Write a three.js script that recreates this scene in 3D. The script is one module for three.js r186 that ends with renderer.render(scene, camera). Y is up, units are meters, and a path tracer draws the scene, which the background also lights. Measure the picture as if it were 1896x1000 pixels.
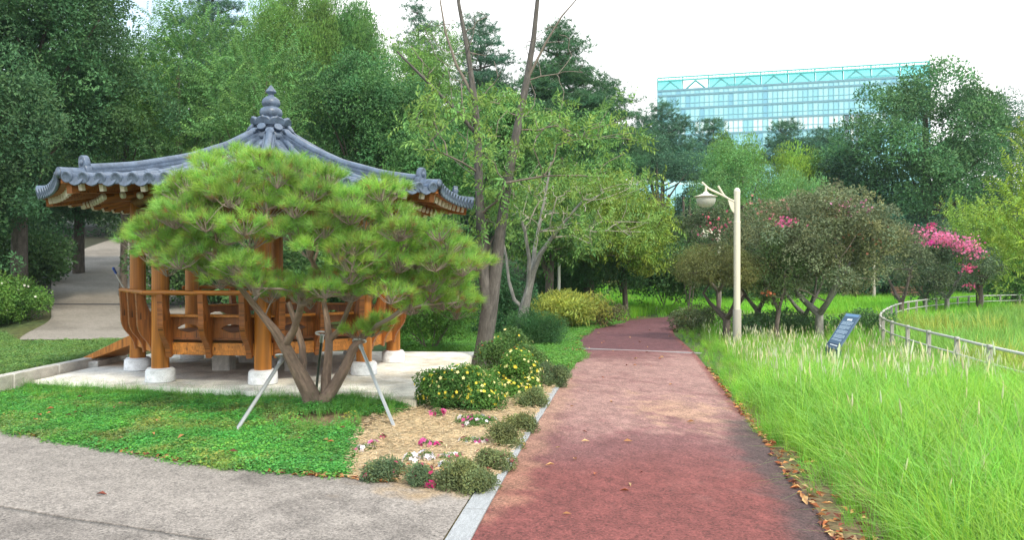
import * as THREE from 'three';
import { mergeGeometries } from 'three/addons/utils/BufferGeometryUtils.js';
import { RoundedBoxGeometry } from 'three/addons/geometries/RoundedBoxGeometry.js';

// ------------------------------------------------------------------ camera, sky, sun, exposure
const EYE = 1.7, F = 1369, CX = 948, CY = 500;                 // eye height (m); lens: focal length and centre in pixels of the photograph
const scene = new THREE.Scene();
const camera = new THREE.PerspectiveCamera(40.13, 1024 / 541, 0.1, 1500);
camera.position.set(0, EYE, 0);
scene.fog = new THREE.FogExp2(0xcfe4f0, 0.00035);                 // thin summer haze
camera.lookAt(0, EYE, -10);
const renderer = new THREE.WebGLRenderer({ antialias: true });
renderer.toneMapping = THREE.LinearToneMapping;
renderer.toneMappingExposure = 1.34;
renderer.shadowMap.enabled = true;

function rng(seed) { let s = seed >>> 0; return () => { s = (s + 0x6d2b79f5) | 0; let t = Math.imul(s ^ (s >>> 15), 1 | s); t = (t + Math.imul(t ^ (t >>> 7), 61 | t)) ^ t; return ((t ^ (t >>> 14)) >>> 0) / 4294967296; }; }
const clamp = (x, a = 0, b = 1) => Math.min(b, Math.max(a, x)), lerp = (a, b, t) => a + (b - a) * t;
const smooth = (a, b, x) => { const t = clamp((x - a) / (b - a)); return t * t * (3 - 2 * t); };
function hash(x, y, s) { let h = Math.imul(x, 374761393) ^ Math.imul(y, 668265263) ^ Math.imul(s, 974634533); h = Math.imul(h ^ (h >>> 13), 1274126177); return ((h ^ (h >>> 16)) >>> 0) / 4294967296; }
function vnoise(x, y, s = 0, period = 0) {
  const ix = Math.floor(x), iy = Math.floor(y), fx = x - ix, fy = y - iy, u = fx * fx * (3 - 2 * fx), v = fy * fy * (3 - 2 * fy);
  const w = period ? (n) => ((n % period) + period) % period : (n) => n;
  return lerp(lerp(hash(w(ix), w(iy), s), hash(w(ix + 1), w(iy), s), u), lerp(hash(w(ix), w(iy + 1), s), hash(w(ix + 1), w(iy + 1), s), u), v);
}
function fbm(x, y, s = 0, oct = 4, period = 0) { let a = 0.5, sum = 0, n = 0; for (let i = 0; i < oct; i++) { sum += a * vnoise(x, y, s + i, period); n += a; a *= 0.5; x *= 2; y *= 2; period *= 2; } return sum / n; }

{ // bright thin overcast: nearly white, a little blue where the veil is thin
  const W = 512, H = 256, data = new Float32Array(W * H * 4);
  for (let r = 0; r < H; r++) for (let c = 0; c < W; c++) {
    const el = ((r + 0.5) / H - 0.5) * Math.PI, az = ((c + 0.5) / W) * 2 * Math.PI, o = (r * W + c) * 4;
    const x = Math.cos(el) * Math.cos(az), y = Math.cos(el) * Math.sin(az), z = Math.sin(el);
    let col;
    if (el > 0) {
      const n = fbm(x * 2.2 + 5, y * 2.2 + z * 2.5 + 3, 17, 4), thin = smooth(0.44, 0.64, n) * smooth(0.12, 0.32, z) * 0.8;
      const L = 1.32 + 0.28 * z;
      col = [lerp(L, 0.56, thin), lerp(L, 0.84, thin), lerp(L * 1.01, 1.15, thin)];
    } else col = [0.20, 0.24, 0.16];
    data[o] = col[0]; data[o + 1] = col[1]; data[o + 2] = col[2]; data[o + 3] = 1;
  }
  const sky = new THREE.DataTexture(data, W, H, THREE.RGBAFormat, THREE.FloatType);
  sky.mapping = THREE.EquirectangularReflectionMapping; sky.magFilter = THREE.LinearFilter; sky.needsUpdate = true;
  scene.background = sky; scene.environment = sky;
}
const sun = new THREE.DirectionalLight(0xfff3dd, 3.0);
sun.position.set(16, 34, 12); sun.target.position.set(0, 0, -14);
sun.castShadow = true; sun.shadow.radius = 18; sun.shadow.mapSize.set(2048, 2048);
Object.assign(sun.shadow.camera, { left: -50, right: 50, top: 50, bottom: -50, near: 1, far: 150 });
scene.add(sun, sun.target);

// ------------------------------------------------------------------ helpers
const V = (x, y, z) => new THREE.Vector3(x, y, z);
const G = (px, py, h = 0) => { const d = (F * (EYE - h)) / (py - CY); return [((px - CX) / F) * d, -d]; };       // a spot on level ground of height h
const P = (px, py, d) => V(((px - CX) / F) * d, EYE - ((py - CY) / F) * d, -d);                                   // a spot at distance d
const names = new Map();
function numbered(n) { const k = names.get(n) ?? 0; names.set(n, k + 1); return k ? `${n}_${String(k).padStart(3, '0')}` : n; }
function thing(name, label, category, pos = [0, 0, 0], turn = 0, group) {
  const o = new THREE.Group(); o.name = numbered(name); o.position.set(...pos); o.rotation.y = turn;
  o.userData = { label, category }; if (group) o.userData.group = group;
  scene.add(o); return o;
}
function part(name, geo, m, parent, extra) {
  const o = new THREE.Mesh(Array.isArray(geo) ? mergeGeometries(geo) : geo, m); o.name = name; o.castShadow = o.receiveShadow = true;
  if (extra) Object.assign(o.userData, extra);
  parent.add(o); return o;
}
function top(name, geo, m, userData) { const o = part(numbered(name), geo, m, scene); o.userData = userData; return o; }
function inst(name, geo, m, list, parent, userData) {             // list of { m: Matrix4, c: Color }
  const o = new THREE.InstancedMesh(geo, m, list.length); o.name = parent === scene ? numbered(name) : name; o.castShadow = o.receiveShadow = true;
  list.forEach((e, i) => { o.setMatrixAt(i, e.m); if (e.c) o.setColorAt(i, e.c); });
  if (userData) o.userData = userData;
  parent.add(o); return o;
}
const _q = new THREE.Quaternion(), _q2 = new THREE.Quaternion(), _s = V(1, 1, 1), UP = V(0, 1, 0);
function M(p, dir, spin, s) {                                      // y axis along dir, spun about it
  _q.setFromUnitVectors(UP, dir); _q2.setFromAxisAngle(UP, spin); _q.multiply(_q2);
  return new THREE.Matrix4().compose(p, _q, typeof s === 'number' ? _s.clone().setScalar(s) : s);
}
const lin = (r, g, b) => new THREE.Color().setRGB(r, g, b);
function vary(c, r, amt = 0.25, hue = 0.12) { const k = 1 + (r() - 0.5) * 2 * amt, h = (r() - 0.5) * 2 * hue; return lin(c[0] * k * (1 + h), c[1] * k, c[2] * k * (1 - h)); }
function geoFrom(pos, uv) { const g = new THREE.BufferGeometry(); g.setAttribute('position', new THREE.Float32BufferAttribute(pos, 3)); if (uv) g.setAttribute('uv', new THREE.Float32BufferAttribute(uv, 2)); return g; }
function ng(g) { return g.index ? g.toNonIndexed() : g; }
function box(w, h, d, x = 0, y = 0, z = 0, ry = 0, rx = 0, rz = 0) { const g = new THREE.BoxGeometry(w, h, d); g.rotateX(rx); g.rotateZ(rz); g.rotateY(ry); g.translate(x, y, z); return ng(g); }
function rbox(w, h, d, r, x = 0, y = 0, z = 0) { const g = new RoundedBoxGeometry(w, h, d, 2, r); g.translate(x, y, z); return ng(g); }
function tube(pts, rad, seg = 7, cap = true) {                     // tapered tube, uv in metres
  const pos = [], uv = [], nor = [], idx = []; let ref = Math.abs(pts[pts.length - 1].clone().sub(pts[0]).normalize().y) > 0.9 ? V(1, 0, 0) : V(0, 1, 0), len = 0;
  pts.forEach((p, i) => {
    const t = pts[Math.min(i + 1, pts.length - 1)].clone().sub(pts[Math.max(i - 1, 0)]).normalize();
    const a = ref.clone().addScaledVector(t, -ref.dot(t)).normalize(), b = t.clone().cross(a); ref = a;
    if (i) len += p.distanceTo(pts[i - 1]);
    for (let k = 0; k <= seg; k++) {
      const w = (k / seg) * Math.PI * 2, n = a.clone().multiplyScalar(Math.cos(w)).addScaledVector(b, Math.sin(w));
      pos.push(p.x + n.x * rad[i], p.y + n.y * rad[i], p.z + n.z * rad[i]); nor.push(n.x, n.y, n.z); uv.push((k / seg) * Math.max(0.15, 6.283 * rad[0]), len);
    }
  });
  const row = seg + 1;
  for (let i = 0; i < pts.length - 1; i++) for (let k = 0; k < seg; k++) { const q = i * row + k; idx.push(q, q + 1, q + row, q + 1, q + row + 1, q + row); }
  if (cap) for (const [i, sgn] of [[0, -1], [pts.length - 1, 1]]) {
    const p = pts[i], c = pos.length / 3; pos.push(p.x, p.y, p.z); const t = pts[Math.min(i + 1, pts.length - 1)].clone().sub(pts[Math.max(i - 1, 0)]).normalize(); nor.push(t.x * sgn, t.y * sgn, t.z * sgn); uv.push(0, len);
    for (let k = 0; k < seg; k++) sgn > 0 ? idx.push(i * row + k, i * row + k + 1, c) : idx.push(i * row + k + 1, i * row + k, c);
  }
  const g = geoFrom(pos, uv); g.setAttribute('normal', new THREE.Float32BufferAttribute(nor, 3)); g.setIndex(idx); return ng(g);
}
function spline(pts, n) { return new THREE.CatmullRomCurve3(pts, false, 'centripetal').getPoints(n); }
function lathe(prof, seg = 24) { return ng(new THREE.LatheGeometry(prof.map(([r, y]) => new THREE.Vector2(r, y)), seg)); }
function inPoly(poly, x, z) { let c = false; for (let i = 0, j = poly.length - 1; i < poly.length; j = i++) { const [xi, zi] = poly[i], [xj, zj] = poly[j]; if (zi > z !== zj > z && x < ((xj - xi) * (z - zi)) / (zj - zi) + xi) c = !c; } return c; }

// ------------------------------------------------------------------ materials
function tex(size, fn, srgb = false) {
  const d = new Uint8Array(size * size * 4);
  for (let y = 0; y < size; y++) for (let x = 0; x < size; x++) { const c = fn(x / size, y / size), o = (y * size + x) * 4; d[o] = clamp(c[0]) * 255; d[o + 1] = clamp(c[1]) * 255; d[o + 2] = clamp(c[2]) * 255; d[o + 3] = 255; }
  const t = new THREE.DataTexture(d, size, size); t.wrapS = t.wrapT = THREE.RepeatWrapping; t.magFilter = THREE.LinearFilter; t.minFilter = THREE.LinearFilter; if (srgb) t.colorSpace = THREE.SRGBColorSpace; t.needsUpdate = true; return t;
}
const rep = (t, x, y) => { const c = t.clone(); c.repeat.set(x, y); c.needsUpdate = true; return c; };
const grey = (v) => [v, v, v];
const T = {
  grain: tex(512, (u, v) => { const n = fbm(u * 128, v * 128, 3, 2, 128), sp = hash(Math.floor(u * 256), Math.floor(v * 256), 5); return grey(0.62 + 0.65 * (n - 0.5) + (sp > 0.92 ? 0.36 : sp < 0.08 ? -0.24 : 0) + 0.25 * (fbm(u * 12, v * 12, 9, 3, 12) - 0.5)); }),
  rough: tex(512, (u, v) => { const n = fbm(u * 64, v * 64, 13, 3, 64); return grey(0.68 + 0.35 * (n - 0.5) + 0.45 * (fbm(u * 6, v * 6, 23, 4, 6) - 0.5)); }),
  bark: tex(256, (u, v) => { const n = fbm(u * 16, v * 5, 31, 4, 1 << 20), r = fbm(u * 24, v * 24, 37, 3, 24); return grey(0.35 + 0.75 * n * (0.5 + r)); }),
  wood: tex(512, (u, v) => { const w = fbm(u * 6, v * 2, 41, 3, 6) * 2.2, s = 0.5 + 0.5 * Math.sin((u * 7 + w) * 6.283), f = fbm(u * 120, v * 6, 47, 3, 120); const st = smooth(0.55, 0.75, fbm(u * 3, v * 3, 43, 4, 3)), cr = smooth(0.74, 0.8, fbm(u * 48, v * 2, 45, 2, 48)); const k = (0.6 + 0.22 * s + 0.6 * (f - 0.5)) * (1 - 0.35 * st) * (1 - 0.6 * cr); return [k * 1.05, k * 0.97, k * 0.85]; }),
  tile: tex(256, (u, v) => { const n = fbm(u * 10, v * 10, 51, 4, 10), s = fbm(u * 60, v * 60, 53, 2, 60); return grey(0.66 + 0.6 * (n - 0.5) + 0.3 * (s - 0.5)); }),
  earth: tex(512, (u, v) => { const n = fbm(u * 20, v * 20, 61, 4, 20), s = fbm(u * 90, v * 90, 67, 2, 90); const k = 0.55 + 0.7 * (n - 0.5) + 0.5 * (s - 0.5); return [k, k * 1.0, k * 0.95]; }),
};
function mat(c, roughness = 0.85, o = {}) { return new THREE.MeshStandardMaterial({ color: lin(...c), roughness, ...o }); }
const leafMat = (tr = 0.35, rough = 0.75) => new THREE.MeshPhysicalMaterial({ color: lin(1, 1, 1), roughness: rough, transmission: tr, thickness: 0, side: THREE.DoubleSide, specularIntensity: 0.6 });
const MT = {
  leaf: leafMat(0.3), grass: leafMat(0.4, 0.8), needle: leafMat(0.25, 0.7), petal: leafMat(0.35, 0.9), dry: mat([1, 1, 1], 0.9, { side: THREE.DoubleSide }),
  bark: mat([0.17, 0.14, 0.12], 0.95, { map: T.bark, bumpMap: T.bark, bumpScale: 0.02 }),
  barkGrey: mat([0.15, 0.138, 0.125], 0.95, { map: T.bark, bumpMap: T.bark, bumpScale: 0.015 }),
  barkPine: mat([0.36, 0.25, 0.19], 0.95, { map: T.bark, bumpMap: T.bark, bumpScale: 0.02 }),
  barkPale: mat([0.34, 0.33, 0.30], 0.9, { map: T.bark, bumpMap: T.bark, bumpScale: 0.006 }),
  barkDark: mat([0.17, 0.14, 0.115], 0.95, { map: T.bark }),
  twig: mat([0.2, 0.17, 0.14], 0.95),
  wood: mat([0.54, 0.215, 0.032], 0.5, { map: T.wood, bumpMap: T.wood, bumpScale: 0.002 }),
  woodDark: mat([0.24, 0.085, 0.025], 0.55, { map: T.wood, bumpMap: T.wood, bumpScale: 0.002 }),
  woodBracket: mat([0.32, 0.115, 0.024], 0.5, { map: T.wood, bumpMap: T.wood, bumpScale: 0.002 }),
  woodBoard: mat([0.62, 0.25, 0.045], 0.5, { map: T.wood, bumpMap: T.wood, bumpScale: 0.002 }),
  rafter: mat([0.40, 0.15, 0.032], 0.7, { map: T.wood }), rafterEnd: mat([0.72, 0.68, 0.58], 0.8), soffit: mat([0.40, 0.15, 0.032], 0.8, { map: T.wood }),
  tile: mat([0.15, 0.205, 0.30], 0.4, { map: T.tile, bumpMap: T.tile, bumpScale: 0.004 }),
  whiteStone: mat([1.1, 1.13, 1.16], 0.8, { map: rep(T.rough, 2, 2) }),
  slab: mat([1.18, 1.15, 1.05], 0.9, { map: T.rough, vertexColors: true, bumpMap: T.grain, bumpScale: 0.003 }),
  concrete: mat([0.8, 0.78, 0.73], 0.9, { map: T.rough, bumpMap: T.grain, bumpScale: 0.003 }),
  kerb: mat([0.62, 0.65, 0.68], 0.85, { map: T.grain, bumpMap: T.grain, bumpScale: 0.004 }),
  steel: mat([0.60, 0.62, 0.64], 0.35, { metalness: 0.7 }),
};

// ------------------------------------------------------------------ terrain, paths, slab
function hillStart(x) { return x < -2 ? 20 : x < 4 ? lerp(20, 34, (x + 2) / 6) : x < 14 ? lerp(34, 48, (x - 4) / 10) : 48; }
function H(x, z) {
  const d = -z - hillStart(x); let h = 0;
  if (d > -6) { const s = 0.13; h = s * Math.log(1 + Math.exp(d * 0.7)) / 0.7; h = h < 9 ? h : 9 + (1 - Math.exp(-(h - 9) / 3)) * 3; }
  const m = Math.exp(-((x + 2.3) ** 2 + (z + 8.7) ** 2) / 0.5) * 0.1;                       // little mound at the foot of the young pine
  return h + m + 0.03 * (fbm(x * 0.6 + 50, z * 0.6 + 50, 71, 2) - 0.5);
}
function sheet(rows, m, name, ud, colorFn, parent = scene) {        // rows of equally many [x, y, z]; vertex colours and uv in metres
  const pos = [], uv = [], col = [], idx = [], n = rows[0].length;
  for (const r of rows) for (const p of r) { pos.push(...p); uv.push(p[0], -p[2]); if (colorFn) col.push(...colorFn(p[0], p[2])); }
  for (let i = 0; i < rows.length - 1; i++) for (let k = 0; k < n - 1; k++) { const q = i * n + k; idx.push(q, q + 1, q + n, q + 1, q + n + 1, q + n); }
  const g = geoFrom(pos, uv); if (colorFn) g.setAttribute('color', new THREE.Float32BufferAttribute(col, 3)); g.setIndex(idx); g.computeVertexNormals();
  const o = part(parent === scene ? numbered(name) : name, g, m, parent); o.userData = ud; return o;
}
const axis = (a, b, step) => { const n = Math.max(1, Math.round(Math.abs(b - a) / step)); return Array.from({ length: n + 1 }, (_, i) => lerp(a, b, i / n)); };
{
  const xs = [-400, -250, -160, -100, ...axis(-70, 70, 1), 100, 160, 250, 400], zs = [60, 30, 10, ...axis(4, -80, 0.7), -95, -120, -160, -220, -320, -500];
  const rows = zs.map((z) => xs.map((x) => [x, H(x, z) - 0.03, z]));
  sheet(rows, new THREE.MeshStandardMaterial({ color: lin(1.2, 1.2, 1.2), roughness: 1, map: rep(T.earth, 0.5, 0.5), vertexColors: true }), 'ground', { kind: 'structure' },
    (x, z) => { const n = fbm(x * 0.5 + 20, z * 0.5 + 20, 81, 4), k = smooth(0.4, 0.65, n), w = smooth(19, 27, -z) * (x < 3 ? 1 : 0); const near = smooth(3.5, 2.6, Math.abs(x - 2.4)) * smooth(10.5, 8.5, -z) + smooth(1.6, 1.0, Math.hypot(x + 2.1, z + 8.2)), q = clamp(near); return [lerp(lerp(lerp(0.09, 0.15, k), 0.055, w), 0.27, q), lerp(lerp(lerp(0.17, 0.15, k), 0.06, w), 0.19, q), lerp(lerp(0.045, 0.035, w), 0.11, q)]; });
}
const edgeL = [[-0.42, -3], [-0.33, -4], [-0.25, -4.65], [-0.04, -6.12], [0.5, -9.5], [0.86, -11.7], [1.32, -14.4], [1.62, -17.6], [2.35, -21.2], [3.8, -24.5], [5.9, -26.9], [9, -28.6], [14, -30]];
const edgeR = [[1.78, -3], [1.94, -4], [2.05, -4.65], [2.45, -7.05], [2.92, -10.1], [3.33, -12.6], [3.7, -15], [3.98, -17.2], [4.25, -19.4], [4.75, -21.5], [6.0, -23.6], [9, -25.6], [14, -27]];
const curve = (pts, n) => new THREE.CatmullRomCurve3(pts.map(([x, z]) => V(x, 0, z)), false, 'centripetal').getSpacedPoints(n);
const CL = curve(edgeL, 420), CR = curve(edgeR, 420);
const xAt = (C, z) => { for (let i = 1; i < C.length; i++) if (C[i].z <= z) { const t = (z - C[i - 1].z) / (C[i].z - C[i - 1].z || 1); return lerp(C[i - 1].x, C[i].x, t); } return C[C.length - 1].x; };
const onPath = (x, z) => z > -27 && z < -2 && x > xAt(CL, z) && x < xAt(CR, z) && (z > -22 || x > xAt(CL, z));
{
  const rows = CL.map((a, i) => Array.from({ length: 41 }, (_, k) => { const t = k / 40, x = lerp(a.x, CR[i].x, t), z = lerp(a.z, CR[i].z, t); return [x, 0.012 + 0.02 * Math.sin(Math.PI * t), z]; }));
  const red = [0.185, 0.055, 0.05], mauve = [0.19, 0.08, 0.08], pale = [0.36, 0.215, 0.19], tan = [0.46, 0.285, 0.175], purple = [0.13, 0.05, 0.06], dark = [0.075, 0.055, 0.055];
  const mix = (a, b, t) => a.map((v, i) => lerp(v, b[i], t));
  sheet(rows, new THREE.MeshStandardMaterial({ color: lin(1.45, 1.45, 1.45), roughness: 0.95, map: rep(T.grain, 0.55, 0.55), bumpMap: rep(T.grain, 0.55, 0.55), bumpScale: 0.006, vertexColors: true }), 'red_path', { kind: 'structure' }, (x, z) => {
    const d = -z, big = fbm(x * 0.9 + 5, z * 0.45 + 9, 91, 4), fine = fbm(x * 5, z * 5, 95, 4), sp = hash(Math.round(x * 30), Math.round(z * 30), 97);
    const l = xAt(CL, z), r = xAt(CR, z), t = (x - l) / (r - l);
    let c = mix(red, mauve, smooth(0.3, 0.7, big * 0.5 + 0.5 * smooth(5.0, 7.2, d)));
    c = mix(c, pale, smooth(0.4, 0.8, big * 0.5 + fine * 0.45 + 0.3 * smooth(6.2, 9.5, d) * (1 - smooth(13.2, 14.6, d)) - 0.2 * smooth(5.5, 4.5, d) - 0.02) * 0.85);
    const tanPatch = Math.exp(-(((x - 1.95) / 0.75) ** 2) - ((d - 8.9) / 1.5) ** 2);  // tan patch, strongest right of the path centre, fading outwards
    c = mix(c, tan, smooth(0.35, 0.75, tanPatch * 0.75 + (fine - 0.5) * 1.0) * 0.5);
    const left = Math.exp(-((t / 0.14) ** 2)) * smooth(4.2, 5.6, d) * (1 - smooth(11, 13, d)); c = mix(c, tan, smooth(0.3, 0.8, left * 0.8 + (fine - 0.5) * 0.8) * 0.35);
    c = mix(c, purple, smooth(15.3, 15.5, d) * 0.9);
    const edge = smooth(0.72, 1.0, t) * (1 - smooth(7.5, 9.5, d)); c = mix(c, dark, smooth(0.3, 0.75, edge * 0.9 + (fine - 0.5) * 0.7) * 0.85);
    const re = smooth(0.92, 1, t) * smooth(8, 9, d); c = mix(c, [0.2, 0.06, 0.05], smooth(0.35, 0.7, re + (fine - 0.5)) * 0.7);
    const k = 0.82 + 0.36 * sp; return c.map((v) => v * k);
  });
  const a = V(xAt(CL, -15.6) - 0.02, 0.055, -15.75), b = V(xAt(CR, -15.0) + 0.1, 0.05, -14.85);
  top('drain_strip', [box(a.distanceTo(b), 0.02, 0.03, 0, 0, 0).rotateY(Math.atan2(-(b.z - a.z), b.x - a.x)).translate((a.x + b.x) / 2, 0.03, (a.z + b.z) / 2)], mat([0.42, 0.42, 0.44], 0.6), { label: 'thin pale metal strip laid across the red path where its colour changes', category: 'drain strip' });
}
// plaza of old concrete in front (two slabs with an open joint between them)
const plazaEdge = [[-900, 775], [-300, 782], [0, 797], [80, 815], [240, 840], [400, 869], [540, 880], [640, 888], [760, 900], [860, 909], [900, 918]].map(([x, y]) => G(x, y));
const plazaFar = (x) => { for (let i = 1; i < plazaEdge.length; i++) if (x <= plazaEdge[i][0]) { const [a, b] = [plazaEdge[i - 1], plazaEdge[i]]; return lerp(a[1], b[1], clamp((x - a[0]) / (b[0] - a[0]))); } return plazaEdge[plazaEdge.length - 1][1]; };
const jointZ = (x) => -(5.27 - (x + 3.66) * 0.376) + 0.02 * (vnoise(x * 2, 4, 99) - 0.5);
{
  const colour = (x, z) => {
    const big = fbm(x * 0.7 + 30, z * 1.1 + 12, 101, 4), fine = fbm(x * 6, z * 6, 103, 4), sp = hash(Math.round(x * 28), Math.round(z * 28), 107);
    const st = smooth(0.42, 0.66, big * 0.7 + fine * 0.3), sand = smooth(0.35, 0.7, Math.exp(-(((x + 0.55) / 0.9) ** 2) - ((z + 5.75) / 0.45) ** 2) * 0.7 + (fine - 0.5) * 0.7) * 0.7;
    let c = [lerp(0.375, 0.25, st), lerp(0.345, 0.228, st), lerp(0.318, 0.21, st)]; c = [lerp(c[0], 0.50, sand), lerp(c[1], 0.36, sand), lerp(c[2], 0.2, sand)];
    const k = 0.9 + 0.2 * sp; return c.map((v) => v * k);
  };
  const m = new THREE.MeshStandardMaterial({ color: lin(1.12, 1.09, 1.07), roughness: 0.95, map: rep(T.grain, 0.6, 0.6), bumpMap: rep(T.grain, 0.6, 0.6), bumpScale: 0.005, vertexColors: true });
  const plaza = new THREE.Group(); plaza.name = 'concrete_plaza'; plaza.userData = { kind: 'structure' }; scene.add(plaza);
  const leftOfKerb = (z) => xAt(CL, z) - 0.175;
  const strip = (zn, zf, step) => {
    const xs = axis(-9, -0.18, 0.045), rows = [];
    const n = step;
    for (let i = -1; i <= n + 1; i++) rows.push(xs.map((x0) => { const t = clamp(i / n), z = lerp(zn(x0), zf(x0), t), x = Math.min(x0, leftOfKerb(Math.max(z, -6.4))); return [x, i < 0 || i > n ? -0.06 : 0.018, z]; }));
    sheet(rows, m, 'slab', {}, colour, plaza);
  };
  strip(() => -2.2, (x) => jointZ(x) + 0.006, 50);
  strip((x) => jointZ(x) - 0.006, plazaFar, 60);
}
// kerb of granite stones along the red path
{
  const kerb = new THREE.Group(); kerb.name = 'kerb'; kerb.userData = { kind: 'structure' }; scene.add(kerb);
  const r = rng(7); let d = 3.4;
  const broken = (z) => z > 6.6;
  while (d < 10.6) {
    const L = broken(d) ? 0.16 + r() * 0.14 : 0.9, z0 = -d, z1 = -(d + L - 0.012), x0 = xAt(CL, z0), x1 = xAt(CL, z1), w = broken(d) ? 0.11 + r() * 0.05 : 0.16;
    const g = rbox(w, 0.14, Math.hypot(x1 - x0, z1 - z0), 0.008, 0, 0, 0); g.rotateX(broken(d) ? (r() - 0.5) * 0.06 : 0); g.rotateY(Math.atan2(x1 - x0, -(-z1 + z0)) + Math.PI * 0 + (broken(d) ? (r() - 0.5) * 0.12 : 0));
    g.translate((x0 + x1) / 2 - w / 2 - 0.004, -0.045 + (broken(d) ? (r() - 0.5) * 0.014 : 0), (z0 + z1) / 2);
    part('kerb_stone', g, MT.kerb, kerb); d += L;
  }
}
// slab under the pavilion, with a raised edge at its left side
const slabPoly = [[-6.85, -10.6], [-1.16, -8.94], [-0.62, -13.6], [-0.75, -14.3], [-6.8, -14.6]];
{
  const rows = [];
  for (let i = -1; i <= 71; i++) { const t = clamp(i / 70); rows.push(Array.from({ length: 93 }, (_, k) => {
    const s = clamp((k - 1) / 90), l = V(lerp(-6.85, -6.8, t), 0, lerp(-10.6, -14.5, t)), rr = V(lerp(-1.16, -0.65, t), 0, lerp(-8.94, -14.3, t)), p = l.lerp(rr, s);
    const low = i < 0 || i > 70 || k < 1 || k > 91; return [p.x, low ? -0.05 : 0.12, p.z]; })); }
  sheet(rows, MT.slab, 'pavilion_floor_slab', { kind: 'structure' }, (x, z) => {
    const n = fbm(x * 0.8 + 3, z * 1.6 + 40, 111, 4), f = fbm(x * 7, z * 7, 113, 3), st = smooth(0.5, 0.7, n * 0.75 + f * 0.25), back = smooth(0.48, 0.7, fbm(x * 0.4, z * 2.2, 115, 4));
    return [lerp(1.0, 0.66, Math.max(st * 0.7, back * 0.5)), lerp(1.0, 0.63, Math.max(st * 0.75, back * 0.5)), lerp(1.0, 0.55, Math.max(st * 0.8, back * 0.5))]; });
  const e = new THREE.Group(); e.name = 'slab_edge_kerb'; e.userData = { kind: 'structure' }; scene.add(e);
  for (let i = 0; i < 4; i++) part('kerb_stone', rbox(0.16, 0.36, 0.985, 0.012, -6.98 + i * 0.012, 0.08, -9.75 - i), MT.concrete, e);
}
// concrete path climbing behind the pavilion
{
  const Lp = [[40, 625], [62, 600], [98, 572], [105, 540]].map(([a, b]) => G(a, b)), rows = [];
  for (let i = 0; i <= 80; i++) {
    const d = lerp(17.6, 62, (i / 80) ** 1.4), c0 = lerp(-0.665, -0.622, smooth(17.5, 22, d)), lx = d * lerp(c0, -0.5, smooth(30, 60, d)), w = 5.2;
    rows.push(Array.from({ length: 31 }, (_, k) => { const x = lx + (w * k) / 30; return [x, H(x, -d) + 0.015, -d]; }));
  }
  sheet(rows, new THREE.MeshStandardMaterial({ color: lin(1, 1, 1), roughness: 0.95, map: rep(T.grain, 0.8, 0.8), vertexColors: true }), 'hill_path', { kind: 'structure' }, (x, z) => { const n = fbm(x * 0.7, z * 0.7, 121, 4), s = smooth(0.4, 0.7, n); return [lerp(0.42, 0.3, s), lerp(0.38, 0.27, s), lerp(0.33, 0.23, s)]; });
  for (const [d, label] of [[24.2, 'dark steel drain grating across the concrete hill path']]) {
    const lx = d * -0.622, g = box(5.2, 0.05, 0.2, lx + 2.6, H(lx + 2.6, -d) + 0.02, -d); g.rotateX(0);
    top('drain_grating', g, mat([0.06, 0.06, 0.065], 0.6), { label, category: 'drain' });
  }
}
const bedPoly = [[632, 892], [640, 862], [648, 812], [690, 776], [775, 752], [830, 728], [905, 690], [1005, 672], [1042, 690], [1036, 715], [1010, 752], [985, 790], [950, 850], [930, 885], [900, 906], [860, 908], [760, 899]].map(([x, y]) => G(x, y));
{
  const c = [-0.3, -7.3], rows = [];
  for (let i = 0; i <= 26; i++) rows.push([]);
  const N = 240, outline = []; for (let k = 0; k <= N; k++) { const t = (k / N) * bedPoly.length, a = bedPoly[Math.floor(t) % bedPoly.length], b = bedPoly[(Math.floor(t) + 1) % bedPoly.length], f = t % 1; outline.push([lerp(a[0], b[0], f) + 0.05 * (vnoise(k * 0.4, 1, 131) - 0.5), lerp(a[1], b[1], f) + 0.05 * (vnoise(k * 0.4, 9, 131) - 0.5)]); }
  outline[N] = outline[0];
  for (let i = 0; i <= 40; i++) rows[i] = outline.map(([x, z]) => { const t = i / 40, X = lerp(c[0], x, t), Z = lerp(c[1], z, t), e = 1 - t; return [X, -0.01 + 0.045 * smooth(0, 0.12, e) + 0.03 * smooth(0, 0.1, e) * (fbm(X * 5, Z * 5, 133, 3) - 0.5), Z]; });
  sheet(rows, new THREE.MeshStandardMaterial({ color: lin(1, 1, 1), roughness: 1, map: rep(T.earth, 1.2, 1.2), bumpMap: rep(T.earth, 1.2, 1.2), bumpScale: 0.03, vertexColors: true, side: THREE.DoubleSide }), 'flower_bed_soil', { kind: 'structure' }, (x, z) => { const n = smooth(0.35, 0.7, fbm(x * 4, z * 4, 135, 4)); return [lerp(0.88, 0.66, n), lerp(0.68, 0.49, n), lerp(0.43, 0.29, n)]; });
}

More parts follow.
